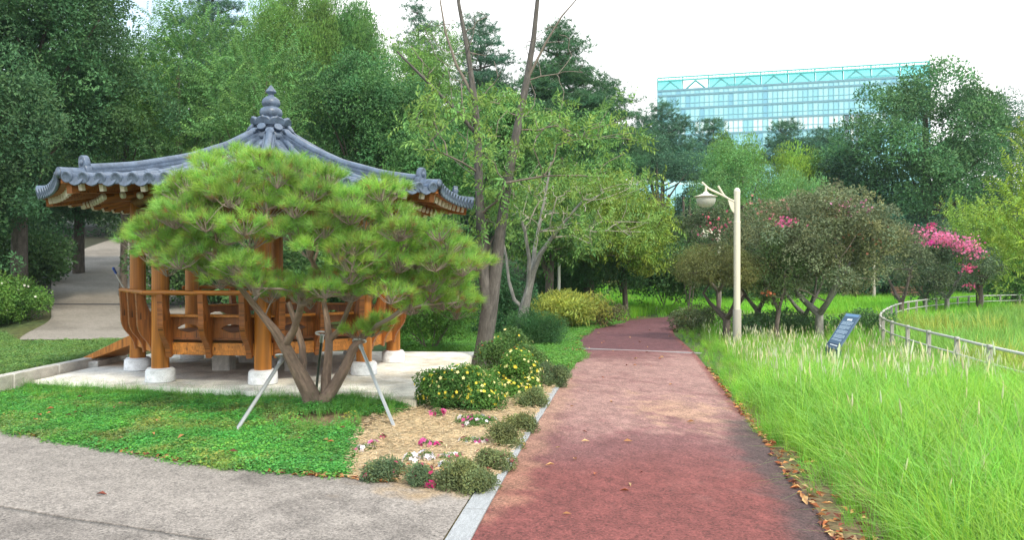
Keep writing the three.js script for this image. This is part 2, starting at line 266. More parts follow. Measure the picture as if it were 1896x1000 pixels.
// ------------------------------------------------------------------ leaves, clumps, grasses
function leafTris(out, p, dir, nrm, L, W, fold = 0.25) {            // a folded leaf of two triangles pairs
  const side = dir.clone().cross(nrm).normalize(), n = side.clone().cross(dir).normalize(), mid = p.clone().addScaledVector(dir, L * 0.45), tip = p.clone().addScaledVector(dir, L).addScaledVector(n, -L * 0.12);
  const a = mid.clone().addScaledVector(side, W / 2).addScaledVector(n, W * fold), b = mid.clone().addScaledVector(side, -W / 2).addScaledVector(n, W * fold);
  out.push(...p.toArray(), ...a.toArray(), ...tip.toArray(), ...p.toArray(), ...tip.toArray(), ...b.toArray());
}
const rdir = (r) => { const z = r() * 2 - 1, a = r() * 6.2832, s = Math.sqrt(1 - z * z); return V(s * Math.cos(a), z, s * Math.sin(a)); };
function clumpBroad(seed, n, R, L, W, droop = 0.1) {
  const r = rng(seed), out = [];
  for (let i = 0; i < n; i++) { const d = rdir(r), p = d.clone().multiplyScalar(R * Math.cbrt(0.25 + 0.75 * r())); p.y *= 0.75; const dir = d.clone().multiplyScalar(0.8).add(rdir(r)).add(V(0, -droop, 0)).normalize(), nn = rdir(r).add(V(0, 1.1, 0)).normalize(), k = 0.7 + 0.6 * r(); leafTris(out, p, dir, nn, L * k, W * k); }
  return geoFrom(out);
}
function frond(seed, n, len, L, W, droop) {                         // an arching spray along +y, leaves in two rows
  const r = rng(seed), out = [];
  for (let i = 0; i < n; i++) { const t = (i + 0.6) / n, p = V(0, len * t * (1 - 0.25 * droop * t), len * 0.55 * droop * t * t), s = i % 2 ? 1 : -1; const dir = V(s * 0.9, 0.35 - droop * 0.3, 0.35 + droop * t * 0.8).add(rdir(r).multiplyScalar(0.3)).normalize(), k = 0.75 + 0.5 * r(); leafTris(out, p, dir, rdir(r).multiplyScalar(0.5).add(V(0, 0.5, -0.8)).normalize(), L * k, W * k, 0.15); }
  return geoFrom(out);
}
function tuftNeedles(seed, n, len, w, axisLen, spread) {            // needles round a shoot along +y
  const r = rng(seed), out = [];
  for (let i = 0; i < n; i++) { const a = r() * 6.2832, t = r(), p = V(0, axisLen * t, 0), e = spread * (0.55 + 0.6 * (1 - t) * r() + 0.2 * r()), d = V(Math.cos(a) * Math.sin(e), Math.cos(e), Math.sin(a) * Math.sin(e)), s = rdir(r).cross(d).normalize().multiplyScalar(w / 2), L = len * (0.75 + 0.4 * r()); const q = p.clone().addScaledVector(d, L).add(V(0, -0.06 * L, 0)); out.push(p.x - s.x, p.y - s.y, p.z - s.z, p.x + s.x, p.y + s.y, p.z + s.z, q.x, q.y, q.z); }
  return geoFrom(out);
}
function grassTuft(seed, n, h, w, R, bend) {
  const r = rng(seed), out = [];
  for (let i = 0; i < n; i++) {
    const a = r() * 6.2832, rr = R * Math.sqrt(r()), x = Math.cos(a) * rr, z = Math.sin(a) * rr, b = r() * 6.2832, L = h * (0.55 + 0.5 * r()), B = bend * (0.3 + 0.9 * r()), dx = Math.cos(b), dz = Math.sin(b), sx = -dz * w / 2, sz = dx * w / 2, pts = [];
    for (let k = 0; k < 4; k++) { const t = k / 3; pts.push([x + dx * B * L * t * t, L * (t - 0.35 * B * t * t * t), z + dz * B * L * t * t, 1 - 0.75 * t]); }
    for (let k = 0; k < 3; k++) {
      const p = pts[k], q = pts[k + 1], A = [p[0] - sx * p[3], p[1], p[2] - sz * p[3]], Bq = [p[0] + sx * p[3], p[1], p[2] + sz * p[3]];
      if (k < 2) { const C = [q[0] - sx * q[3], q[1], q[2] - sz * q[3]], D = [q[0] + sx * q[3], q[1], q[2] + sz * q[3]]; out.push(...A, ...Bq, ...D, ...A, ...D, ...C); } else out.push(...A, ...Bq, q[0], q[1], q[2]);
    }
  }
  return geoFrom(out);
}
const C = {
  broad: [1, 2, 3].map((s) => clumpBroad(s, 64, 0.42, 0.13, 0.065)),
  fine: [4, 5].map((s) => clumpBroad(s, 90, 0.4, 0.085, 0.04)),
  small: [6, 7].map((s) => clumpBroad(s, 90, 0.16, 0.045, 0.022)),
  spray: [8, 9].map((s) => frond(s, 22, 0.95, 0.11, 0.05, 0.9)),
  cherry: [10, 11, 12].map((s) => frond(s, 11, 0.34, 0.1, 0.036, 1.3)),
  pine: [13, 14].map((s) => tuftNeedles(s, 46, 0.125, 0.0032, 0.07, 0.9)),
  farPine: [15, 16].map((s) => { const r = rng(s), o = []; for (let i = 0; i < 16; i++) { const p = V((r() - 0.5) * 1.0, (r() - 0.5) * 0.24, (r() - 0.5) * 1.0); const g = tuftNeedles(s * 31 + i, 16, 0.2, 0.016, 0.1, 1.25); g.translate(p.x, p.y, p.z); o.push(g); } return mergeGeometries(o); }),
  maple: [17, 18].map((s) => clumpBroad(s, 110, 0.26, 0.06, 0.016, 0.5)),
  tall: [19, 20, 21, 22].map((s) => grassTuft(s, 30, 0.68, 0.0072, 0.12, 0.75)),
  lawn: [23, 24, 25].map((s) => { const a = grassTuft(s, 14, 0.1, 0.006, 0.09, 0.9), b = clumpBroad(s + 50, 42, 0.1, 0.025, 0.018); b.scale(1, 0.45, 1); b.translate(0, 0.045, 0); return mergeGeometries([a, b]); }),
  reed: [26, 27].map((s) => grassTuft(s, 16, 0.75, 0.018, 0.22, 0.5)),
  far: [28, 29].map((s) => grassTuft(s, 26, 0.5, 0.016, 0.3, 0.5)),
  sasa: [30, 31].map((s) => clumpBroad(s, 34, 0.3, 0.2, 0.035, 0.3)),
  upright: [32, 33].map((s) => { const g = clumpBroad(s, 80, 0.4, 0.11, 0.035, -0.5); g.scale(0.7, 1.5, 0.7); return g; }),
};

// trunk, limbs and twigs: joins every target to the nearest node of a growing skeleton, radii by the pipe rule
function skeleton(stems, targets, r, o = {}) {
  const nodes = [];
  const add = (p, parent) => { nodes.push({ p, parent, r2: 0, plen: parent < 0 ? 0 : nodes[parent].plen + nodes[parent].p.distanceTo(p), min: 0 }); return nodes.length - 1; };
  for (const s of stems) { let prev = s.from === undefined ? -1 : s.from; const ids = []; s.pts.forEach((p, i) => { let q = -1; if (i === 0 && s.join) { let best = 1e9; nodes.forEach((n, k) => { const d = n.p.distanceTo(p); if (d < best) { best = d; q = k; } }); prev = q; return; } prev = add(p, prev); nodes[prev].min = s.rad[i]; ids.push(prev); }); }
  const order = targets.map((t) => t).sort((a, b) => a.distanceTo(nodes[0].p) - b.distanceTo(nodes[0].p));
  for (const t of order) {
    let best = 1e9, q = 0;
    nodes.forEach((n, k) => { const d = n.p.distanceTo(t) + (o.pull ?? 0.25) * n.plen + (n.p.y > t.y ? (o.up ?? 1) * (n.p.y - t.y) : 0) + (n.plen < (o.clear ?? 0) ? 2 : 0); if (d < best) { best = d; q = k; } });
    const a = nodes[q].p, len = a.distanceTo(t), n = Math.max(2, Math.min(6, Math.round(len / (o.step ?? 0.25)))); let prev = q;
    const bow = V((r() - 0.5), (o.bow ?? 0.3) * (r() - 0.2), (r() - 0.5)).multiplyScalar(len * (o.wobble ?? 0.25));
    for (let i = 1; i <= n; i++) { const f = i / n; const p = a.clone().lerp(t, f).addScaledVector(bow, Math.sin(f * Math.PI)); if (i < n) p.add(V(r() - 0.5, r() - 0.5, r() - 0.5).multiplyScalar(len * 0.05)); prev = add(p, prev); }
    nodes[prev].tip = true;
  }
  const tip = o.tip ?? 0.006, e = 2.2;
  for (let i = nodes.length - 1; i >= 0; i--) { const n = nodes[i]; n.rad = Math.max(n.min, n.r2 ? Math.pow(n.r2, 1 / e) : tip, tip); if (n.parent >= 0) nodes[n.parent].r2 += Math.pow(n.min ? Math.min(n.rad, n.min) : n.rad, e); }
  if (o.max) for (const n of nodes) if (!n.min) n.rad = Math.min(n.rad, o.max);
  const kids = nodes.map(() => []); nodes.forEach((n, i) => n.parent >= 0 && kids[n.parent].push(i));
  const thick = [], thin = [];
  const run = (start) => { // follow the thickest child into one tube
    const stack = [start];
    while (stack.length) {
      let i = stack.pop(); const pts = [], rad = [];
      if (nodes[i].parent >= 0) { pts.push(nodes[nodes[i].parent].p); rad.push(Math.min(nodes[nodes[i].parent].rad, nodes[i].rad * 1.25)); }
      for (;;) { pts.push(nodes[i].p); rad.push(nodes[i].rad); const k = kids[i].slice().sort((a, b) => nodes[b].rad - nodes[a].rad); if (!k.length) break; for (const j of k.slice(1)) stack.push(j); i = k[0]; }
      if (pts.length > 1) (rad[Math.min(1, rad.length - 1)] > (o.split ?? 0.03) ? thick : thin).push(tube(pts, rad, rad[0] > 0.05 ? 9 : rad[0] > 0.015 ? 6 : 4, rad[0] > 0.02));
    }
  };
  nodes.forEach((n, i) => n.parent < 0 && run(i));
  return { thick, thin, nodes };
}
// crown of leaf clumps spread over uneven lobes
function lobes(r, c, R, n, k = 0.45) { const out = []; for (let i = 0; i < n; i++) { const d = rdir(r); const s = 0.35 + 0.68 * Math.pow(r(), 0.6); out.push({ c: V(c.x + d.x * R.x * s, c.y + d.y * R.y * s, c.z + d.z * R.z * s), r: V(R.x, R.y, R.z).multiplyScalar(k * (0.65 + 0.6 * r())) }); } return out; }
function fillLobes(list, ls, per, r, tint, scale, o = {}) {
  for (const l of ls) {
    const area = (l.r.x * l.r.y + l.r.y * l.r.z + l.r.x * l.r.z) * 4.2, n = Math.ceil(area * per);
    const lt = 1 + (r() - 0.5) * 0.5;
    for (let i = 0; i < n; i++) {
      const d = rdir(r); if (d.y < -0.3 && r() < 0.6) d.y *= -1; const s = r() < 0.86 ? 0.8 + 0.32 * r() : 0.3 + 0.5 * r();
      const p = V(l.c.x + d.x * l.r.x * s, l.c.y + d.y * l.r.y * s, l.c.z + d.z * l.r.z * s);
      const dir = o.up ? V(d.x * 0.4, 1, d.z * 0.4).normalize() : d.clone().add(V(0, 0.5, 0)).normalize(); if (dir.y < -0.95) dir.set(0, 1, 0);
      list.push({ m: M(p, dir, r() * 6.28, scale * (0.7 + 0.6 * r())), c: vary(tint.map((v) => v * lt), r, 0.28, 0.14) });
    }
  }
}
function crown(parent, kinds, m, list, name = 'crown') {            // copies dealt out to the variants: first variant is the part, the rest beside it
  const n = kinds.length; kinds.forEach((g, k) => { const l = list.filter((_, i) => i % n === k); if (l.length) inst(name, g, m, l, parent, { kind: 'stuff' }); });
}

// ------------------------------------------------------------------ the pavilion
const PC = [-3.97, -12.2];             // centre; one corner looks almost at the camera
{
  const pav = thing('pavilion', 'octagonal wooden pavilion with blue-grey tiled roof on white stone column bases', 'pavilion', [PC[0], 0, PC[1]]);
  // local frame of side k: outward direction at angle a, face middles at corner angles + 22.5
  const A0 = 15 * Math.PI / 180, ang = (k) => A0 + (k * Math.PI) / 4;      // angle from +z towards +x
  const at = (a, r, y = 0) => V(Math.sin(a) * r, y, Math.cos(a) * r);
  const RE = 3.37, half = Math.tan(Math.PI / 8), AP = RE * Math.cos(Math.PI / 8), S = 0.12;
  const fH = (u) => { const pts = [[0, 4.05], [0.1, 3.80], [0.25, 3.52], [0.45, 3.24], [0.7, 3.0], [0.88, 2.88], [1, 2.83]]; for (let i = 1; i < pts.length; i++) if (u <= pts[i][0]) { const [a, b] = [pts[i - 1], pts[i]]; return lerp(a[1], b[1], (u - a[0]) / (b[0] - a[0])); } return 2.83; };
  const roofY = (u, t) => fH(u) + 0.03 * Math.pow(u, 3) * Math.pow(Math.abs(t), 2.4);          // t: -1..1 across the face
  const fp = (u, t, dy = 0, out = 0) => V(t * u * AP * half, roofY(clamp(u, 0, 1), t) + dy, -(u * AP + out - 0.1 * (1 - t * t) * Math.pow(u, 4) * 0.6));    // face frame: outward is -z
  // columns
  for (let k = 0; k < 8; k++) {
    const c = at(ang(k), 2.0);
    const col = part('column', lathe([[0, 0.3], [0.118, 0.3], [0.116, 1.2], [0.112, 2.75], [0, 2.75]], 20).translate(c.x, 0, c.z), MT.wood, pav);
    part('base_stone', lathe([[0, S], [0.195, S], [0.2, S + 0.02], [0.195, S + 0.165], [0.165, S + 0.2], [0, S + 0.2]], 8 * 3).translate(c.x, 0, c.z), MT.whiteStone, col);
  }
  // floor, beams and railing between the columns
  const oct = (R, y0, y1) => { const g = new THREE.CylinderGeometry(R, R, y1 - y0, 8, 1); g.rotateY(A0); g.translate(0, (y0 + y1) / 2, 0); return ng(g); };
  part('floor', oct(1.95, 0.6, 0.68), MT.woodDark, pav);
  for (const [x, z] of [[0.55, 0.5], [-0.6, 0.45], [0.5, -0.6], [-0.55, -0.55], [0, 0]]) part('floor_pier', rbox(0.28, 0.5, 0.28, 0.02, x, 0.35, z), MT.concrete, pav);
  const W = 2 * 2.0 * Math.sin(Math.PI / 8), apo = 2.0 * Math.cos(Math.PI / 8);
  const ovalPanel = (w, h, n) => { const s = new THREE.Shape([[-w / 2, 0], [w / 2, 0], [w / 2, h], [-w / 2, h]].map(([x, y]) => new THREE.Vector2(x, y))); for (let i = 0; i < n; i++) { const cx = -w / 2 + (w * (i + 0.5)) / n, e = new THREE.Path(), a = w / n * 0.27, b = h * 0.26; e.moveTo(cx - a, h * 0.45); e.quadraticCurveTo(cx - a * 0.4, h * 0.45 + b, cx, h * 0.45 + b * 0.8); e.quadraticCurveTo(cx + a * 0.4, h * 0.45 + b, cx + a, h * 0.45); e.quadraticCurveTo(cx, h * 0.45 - b * 1.5, cx - a, h * 0.45); s.holes.push(e); } return ng(new THREE.ExtrudeGeometry(s, { depth: 0.035, bevelEnabled: false })); };
  const bracketShape = () => { const s = new THREE.Shape(); s.moveTo(0, 0.5); s.lineTo(0.05, 0.48); s.quadraticCurveTo(0.06, 0.62, 0.15, 0.72); s.quadraticCurveTo(0.255, 0.84, 0.245, 1.0); s.quadraticCurveTo(0.25, 1.15, 0.265, 1.36); s.lineTo(0.17, 1.36); s.quadraticCurveTo(0.14, 1.2, 0.07, 1.07); s.lineTo(0, 1.04); s.closePath(); const g = new THREE.ExtrudeGeometry(s, { depth: 0.075, bevelEnabled: true, bevelSize: 0.006, bevelThickness: 0.006, bevelSegments: 1 }); g.translate(0, 0, -0.0375); g.rotateY(Math.PI / 2); return ng(g); };   // profile outward along -z
  const bShape = bracketShape();
  const gPanel = ovalPanel(W - 0.2, 0.29, 2).translate(0, 0.75, -apo - 0.02), gBeam = rbox(W - 0.2, 0.17, 0.09, 0.008, 0, 0.595, -apo), gSill = rbox(W - 0.16, 0.035, 0.16, 0.006, 0, 1.06, -apo - 0.02), gLow = rbox(W - 0.2, 0.03, 0.06, 0.005, 0, 0.735, -apo - 0.01);
  const Rr = apo + 0.22, railW = 2 * Rr * half, gRail = tube([V(-railW / 2 - 0.02, 1.385, -Rr), V(railW / 2 + 0.02, 1.385, -Rr)], [0.036, 0.036], 10), gTie = rbox(W, 0.2, 0.1, 0.01, 0, 2.55, -apo), gPlate = tube([V(-W / 2 - 0.05, 2.78, -apo), V(W / 2 + 0.05, 2.78, -apo)], [0.1, 0.1], 10);
  const open = 5;                                                    // the side facing the hill path is the way in
  const roofPart = new THREE.Group(); roofPart.name = 'roof'; pav.add(roofPart);
  const put = (name, g, m, parent, k) => { const o = part(name, g, m, parent); o.rotation.y = Math.PI + ang(k) + Math.PI / 8; return o; };
  // geometries of one roof face, shared by all eight
  const slabRows = []; for (let i = 0; i <= 24; i++) slabRows.push(Array.from({ length: 25 }, (_, j) => fp(0.04 + 0.96 * (i / 24), -1 + j / 12)));
  const skin = (rows, flip) => { const pos = [], uv = []; for (let i = 0; i < rows.length - 1; i++) for (let j = 0; j < rows[0].length - 1; j++) { const q = [rows[i][j], rows[i][j + 1], rows[i + 1][j + 1], rows[i + 1][j]], o = flip ? [0, 1, 2, 0, 2, 3] : [0, 2, 1, 0, 3, 2]; for (const n of o) { pos.push(...q[n].toArray()); uv.push(q[n].x, q[n].z); } } const g = geoFrom(pos, uv); g.computeVertexNormals(); return g; };
  const under = slabRows.map((r2, i) => r2.map((p) => V(p.x, p.y - 0.07 - 0.0 * i, p.z)));
  const rim = [slabRows[24], under[24]];
  const gSlab = skin(slabRows, false), gUnder = mergeGeometries([skin(under, true), skin(rim, false)]);
  const nRow = 12, rowGeo = [], discGeo = [], dripGeo = [];
  for (let i = 0; i < nRow; i++) {
    const x = ((i + 0.5) / nRow - 0.5) * 2 * AP * half, u0 = Math.max(0.1, Math.abs(x) / (AP * half) + 0.02), n = Math.max(1, Math.round((1 - u0) * AP / 0.3)), segs = [];
    for (let s = 0; s < n; s++) { const ua = lerp(u0, 1.005, s / n), ub = lerp(u0, 1.005, (s + 1.06) / n), pts = [ua, (ua + ub) / 2, ub].map((u) => { const uu = Math.min(u, 1.01), q = fp(uu, x / (uu * AP * half), 0.02); return V(x, q.y, q.z); }); segs.push(tube(pts, [0.05, 0.054, 0.058], 8)); }
    rowGeo.push(mergeGeometries(segs));
    const e = fp(1.0, x / (AP * half), 0.012), disc = lathe([[0, 0], [0.045, 0], [0.05, 0.008], [0.07, 0.008], [0.076, 0], [0.076, -0.03], [0, -0.03]], 16); disc.rotateX(-Math.PI / 2 - 0.25); disc.translate(x, e.y - 0.005, e.z - 0.05); discGeo.push(disc);
    if (i < nRow - 1) { const xm = (i + 1) / nRow * 2 * AP * half - AP * half, f = fp(1.0, xm / (AP * half)); const s = new THREE.Shape(); s.moveTo(-0.1, 0.035); s.quadraticCurveTo(0, -0.0, 0.1, 0.035); s.lineTo(0.1, -0.02); s.quadraticCurveTo(0.075, -0.075, 0.03, -0.085); s.quadraticCurveTo(0, -0.1, -0.03, -0.085); s.quadraticCurveTo(-0.075, -0.075, -0.1, -0.02); s.closePath(); const g = ng(new THREE.ExtrudeGeometry(s, { depth: 0.022, bevelEnabled: true, bevelSize: 0.004, bevelThickness: 0.004, bevelSegments: 1, curveSegments: 6 })); g.rotateX(0.22); g.translate(xm, f.y - 0.0, f.z - 0.035); dripGeo.push(g); }
  }
  const nRaf = 9, rafGeo = [], rafEnd = [], lowGeo = [], lowEnd = [];
  for (let i = 0; i < nRaf; i++) {
    const t = ((i + 0.5) / nRaf - 0.5) * 2, a = fp(0.62, t * 0.9, -0.115), b = fp(0.965, t, -0.115), d = b.clone().sub(a).normalize(), L = a.distanceTo(b), mk = (g, A, D, len) => { g.applyQuaternion(new THREE.Quaternion().setFromUnitVectors(V(0, 0, -1), D)); g.translate(A.x + D.x * len / 2, A.y + D.y * len / 2, A.z + D.z * len / 2); return g; };
    rafGeo.push(mk(box(0.07, 0.085, L), a, d, L)); rafEnd.push(mk(rbox(0.074, 0.09, 0.05, 0.006), b.clone().addScaledVector(d, -0.035), d, 0.05));
    if (i < nRaf - 1) { const tt = ((i + 1) / nRaf - 0.5) * 2, a2 = fp(0.5, tt * 0.85, -0.22), b2 = fp(0.83, tt, -0.235), d2 = b2.clone().sub(a2).normalize(); const L2 = a2.distanceTo(b2); lowGeo.push(tube([a2, b2], [0.045, 0.045], 10)); lowEnd.push(tube([b2.clone().addScaledVector(d2, -0.02), b2.clone().addScaledVector(d2, 0.012)], [0.047, 0.047], 12)); }
  }
  const ridgePts = Array.from({ length: 15 }, (_, i) => { const u = lerp(0.09, 0.9, i / 14); return V(0, roofY(u, 1), -u * RE); });
  const ridgeBand = (w, y0, y1, u1) => { const rows = []; const use = ridgePts; const pos = []; for (let i = 0; i < use.length - 1; i++) { const a = use[i], b = use[i + 1], q = (p, x, y) => [p.x + x, p.y + y, p.z]; const c = [[-w / 2, y0], [w / 2, y0], [w / 2, y1], [-w / 2, y1]]; for (let k = 0; k < 4; k++) { const [x0, yy0] = c[k], [x1, yy1] = c[(k + 1) % 4], A = q(a, x0, yy0), B = q(a, x1, yy1), D = q(b, x0, yy0), E = q(b, x1, yy1); pos.push(...A, ...D, ...B, ...B, ...D, ...E); } if (i === use.length - 2) { const p = c.map(([x, y]) => q(b, x, y)); pos.push(...p[0], ...p[3], ...p[1], ...p[1], ...p[3], ...p[2]); } } const g = geoFrom(pos, new Array((pos.length / 3) * 2).fill(0).map((_, i) => pos[(i >> 1) * 3 + (i % 2 ? 2 : 1)])); g.computeVertexNormals(); return g; };
  const gR1 = ridgeBand(0.19, -0.05, 0.05), gR2 = ridgeBand(0.16, 0.062, 0.1), gR2b = ridgeBand(0.15, 0.052, 0.06), gR3 = tube(ridgePts.map((p) => V(p.x, p.y + 0.125, p.z)), ridgePts.map(() => 0.058), 10);
  const tailPts = Array.from({ length: 8 }, (_, i) => { const u = lerp(0.88, 1.01, i / 7); return V(0, roofY(Math.min(u, 1), 1) + 0.04 + 0.02 * (i / 7), -u * RE); }), gTail = tube(tailPts, tailPts.map((_, i) => 0.085 - 0.012 * (i / 7)), 12);
  const endShape = () => { const s = new THREE.Shape(); s.moveTo(-0.11, -0.06); s.lineTo(0.11, -0.06); s.quadraticCurveTo(0.125, 0.08, 0.085, 0.14); s.quadraticCurveTo(0.1, 0.3, 0, 0.31); s.quadraticCurveTo(-0.1, 0.3, -0.085, 0.14); s.quadraticCurveTo(-0.125, 0.08, -0.11, -0.06); const g = ng(new THREE.ExtrudeGeometry(s, { depth: 0.07, bevelEnabled: true, bevelSize: 0.014, bevelThickness: 0.014, bevelSegments: 2, curveSegments: 8 })); const p = ridgePts[14]; const boss = ng(new THREE.SphereGeometry(0.05, 12, 8)); boss.scale(1, 1, 0.6); boss.translate(0, 0.2, -0.015); const b2 = ng(new THREE.TorusGeometry(0.06, 0.018, 6, 16)); b2.translate(0, 0.06, -0.01); const all = mergeGeometries([g, boss, b2]); all.scale(0.78, 0.78, 0.8); all.rotateX(-0.12); all.translate(p.x, p.y + 0.03, p.z - 0.05); return all; };
  const gEnd = endShape();
  const gHip = (() => { const a = V(0, roofY(0.5, 1) - 0.28, -0.5 * RE), b = V(0, roofY(0.97, 1) - 0.12, -0.97 * RE); const g = box(0.12, 0.16, a.distanceTo(b)); g.applyQuaternion(new THREE.Quaternion().setFromUnitVectors(V(0, 0, -1), b.clone().sub(a).normalize())); g.translate(0, (a.y + b.y) / 2, (a.z + b.z) / 2); return g; })();
  for (let k = 0; k < 8; k++) {
    const way = k === open;
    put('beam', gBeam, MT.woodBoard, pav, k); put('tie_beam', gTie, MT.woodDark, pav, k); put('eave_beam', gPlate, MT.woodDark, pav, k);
    if (!way) {
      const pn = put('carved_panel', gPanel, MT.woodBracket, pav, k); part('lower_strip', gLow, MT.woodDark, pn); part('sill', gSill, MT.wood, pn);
      put('handrail', gRail, MT.wood, pav, k);
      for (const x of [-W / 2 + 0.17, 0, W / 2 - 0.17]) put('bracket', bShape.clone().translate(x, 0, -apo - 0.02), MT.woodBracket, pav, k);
    }
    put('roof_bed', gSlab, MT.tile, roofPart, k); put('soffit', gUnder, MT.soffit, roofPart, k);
    for (const g of rowGeo) put('cover_tile', g, MT.tile, roofPart, k);
    for (const g of discGeo) put('end_tile', g, MT.tile, roofPart, k);
    for (const g of dripGeo) put('drip_tile', g, MT.tile, roofPart, k);
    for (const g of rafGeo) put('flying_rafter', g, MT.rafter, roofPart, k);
    for (const g of rafEnd) put('flying_rafter_end', g, MT.rafterEnd, roofPart, k);
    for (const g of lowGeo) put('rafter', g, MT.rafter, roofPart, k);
    for (const g of lowEnd) put('rafter_end', g, MT.rafterEnd, roofPart, k);
    const corner = (name, g, m) => { const o = part(name, g, m, roofPart); o.rotation.y = Math.PI + ang(k); };
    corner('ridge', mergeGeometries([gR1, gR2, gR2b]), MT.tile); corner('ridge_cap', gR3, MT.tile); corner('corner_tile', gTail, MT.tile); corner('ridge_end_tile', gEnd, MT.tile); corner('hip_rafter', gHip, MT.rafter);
  }
  // ring of round tiles, lotus petals and the gourd-shaped finial
  const fin = part('finial', lathe([[0, 4.06], [0.19, 4.06], [0.2, 4.12], [0.15, 4.16], [0.115, 4.18], [0.16, 4.22], [0.185, 4.28], [0.17, 4.34], [0.125, 4.375], [0.11, 4.385], [0.14, 4.41], [0.15, 4.455], [0.13, 4.51], [0.08, 4.55], [0.045, 4.57], [0.045, 4.6], [0.085, 4.625], [0.085, 4.645], [0.05, 4.69], [0.012, 4.745], [0, 4.75]], 28), MT.tile, pav);
  part('cap', lathe([[0, 4.08], [0.2, 4.07], [0.3, 3.98], [0.36, 3.86], [0.3, 3.8], [0, 3.8]], 24), MT.tile, fin);
  const petal = (() => { const s = new THREE.Shape(); s.moveTo(-0.11, 0); s.quadraticCurveTo(-0.14, 0.08, -0.06, 0.11); s.quadraticCurveTo(-0.02, 0.11, 0, 0.13); s.quadraticCurveTo(0.02, 0.11, 0.06, 0.11); s.quadraticCurveTo(0.14, 0.08, 0.11, 0); s.closePath(); const g = ng(new THREE.ExtrudeGeometry(s, { depth: 0.04, bevelEnabled: true, bevelSize: 0.01, bevelThickness: 0.01, bevelSegments: 1 })); g.rotateX(-0.35); g.translate(0, 4.06, -0.27); return g; })();
  const disc = (y, r, tilt) => { const g = lathe([[0, 0.03], [0.062, 0.03], [0.07, 0.022], [0.07, -0.02], [0, -0.02]], 14); g.rotateX(-tilt); g.translate(0, y, -r); return g; };
  const d1 = disc(4.0, 0.33, 1.0), d2 = disc(3.92, 0.38, 0.95);
  for (let k = 0; k < 8; k++) { const o = part('lotus_petal', petal, MT.tile, fin); o.rotation.y = Math.PI + ang(k) + Math.PI / 8; }
  for (let k = 0; k < 16; k++) { const o = part('ring_tile', k % 2 ? d1 : d2, MT.tile, fin); o.rotation.y = Math.PI + A0 + (k * Math.PI) / 8; }
  // ramp at the way in and the step it lands on
  const s = new THREE.Shape([[0, 0.66], [0.06, 0.66], [1.0, 0.26], [1.0, 0.2], [0, 0.52]].map(([x, y]) => new THREE.Vector2(x, y)));
  const rg = ng(new THREE.ExtrudeGeometry(s, { depth: 0.9, bevelEnabled: true, bevelSize: 0.006, bevelThickness: 0.006, bevelSegments: 1 })); rg.translate(0, 0, -0.45);
  const ramp = thing('wooden_ramp', 'sloping brown wooden ramp leading up into the pavilion from the left', 'ramp', [PC[0] - 1.98, 0, PC[1] - 0.15], Math.PI - 0.25);
  part('deck', rg, MT.woodBoard, ramp);
  const st = thing('concrete_step', 'small grey concrete step at the foot of the wooden ramp', 'step', [PC[0] - 3.05, 0, PC[1] - 0.25], 0.1);
  part('block', rbox(0.5, 0.22, 0.9, 0.015, 0, 0.1, 0), MT.concrete, st);
  const mop = thing('mop', 'mop with a pale handle and blue end leaning on the pavilion railing', 'mop', [0, 0, 0]);
  const a = P(238, 548, 12.15), b = P(216, 506, 11.7), base = a.clone().add(a.clone().sub(b).multiplyScalar(1.6));
  part('handle', tube([base, b], [0.014, 0.014], 8), mat([0.6, 0.62, 0.65], 0.5), mop); part('grip', tube([b, b.clone().add(b.clone().sub(a).multiplyScalar(0.22))], [0.018, 0.02], 8), mat([0.05, 0.12, 0.5], 0.5), mop);
}

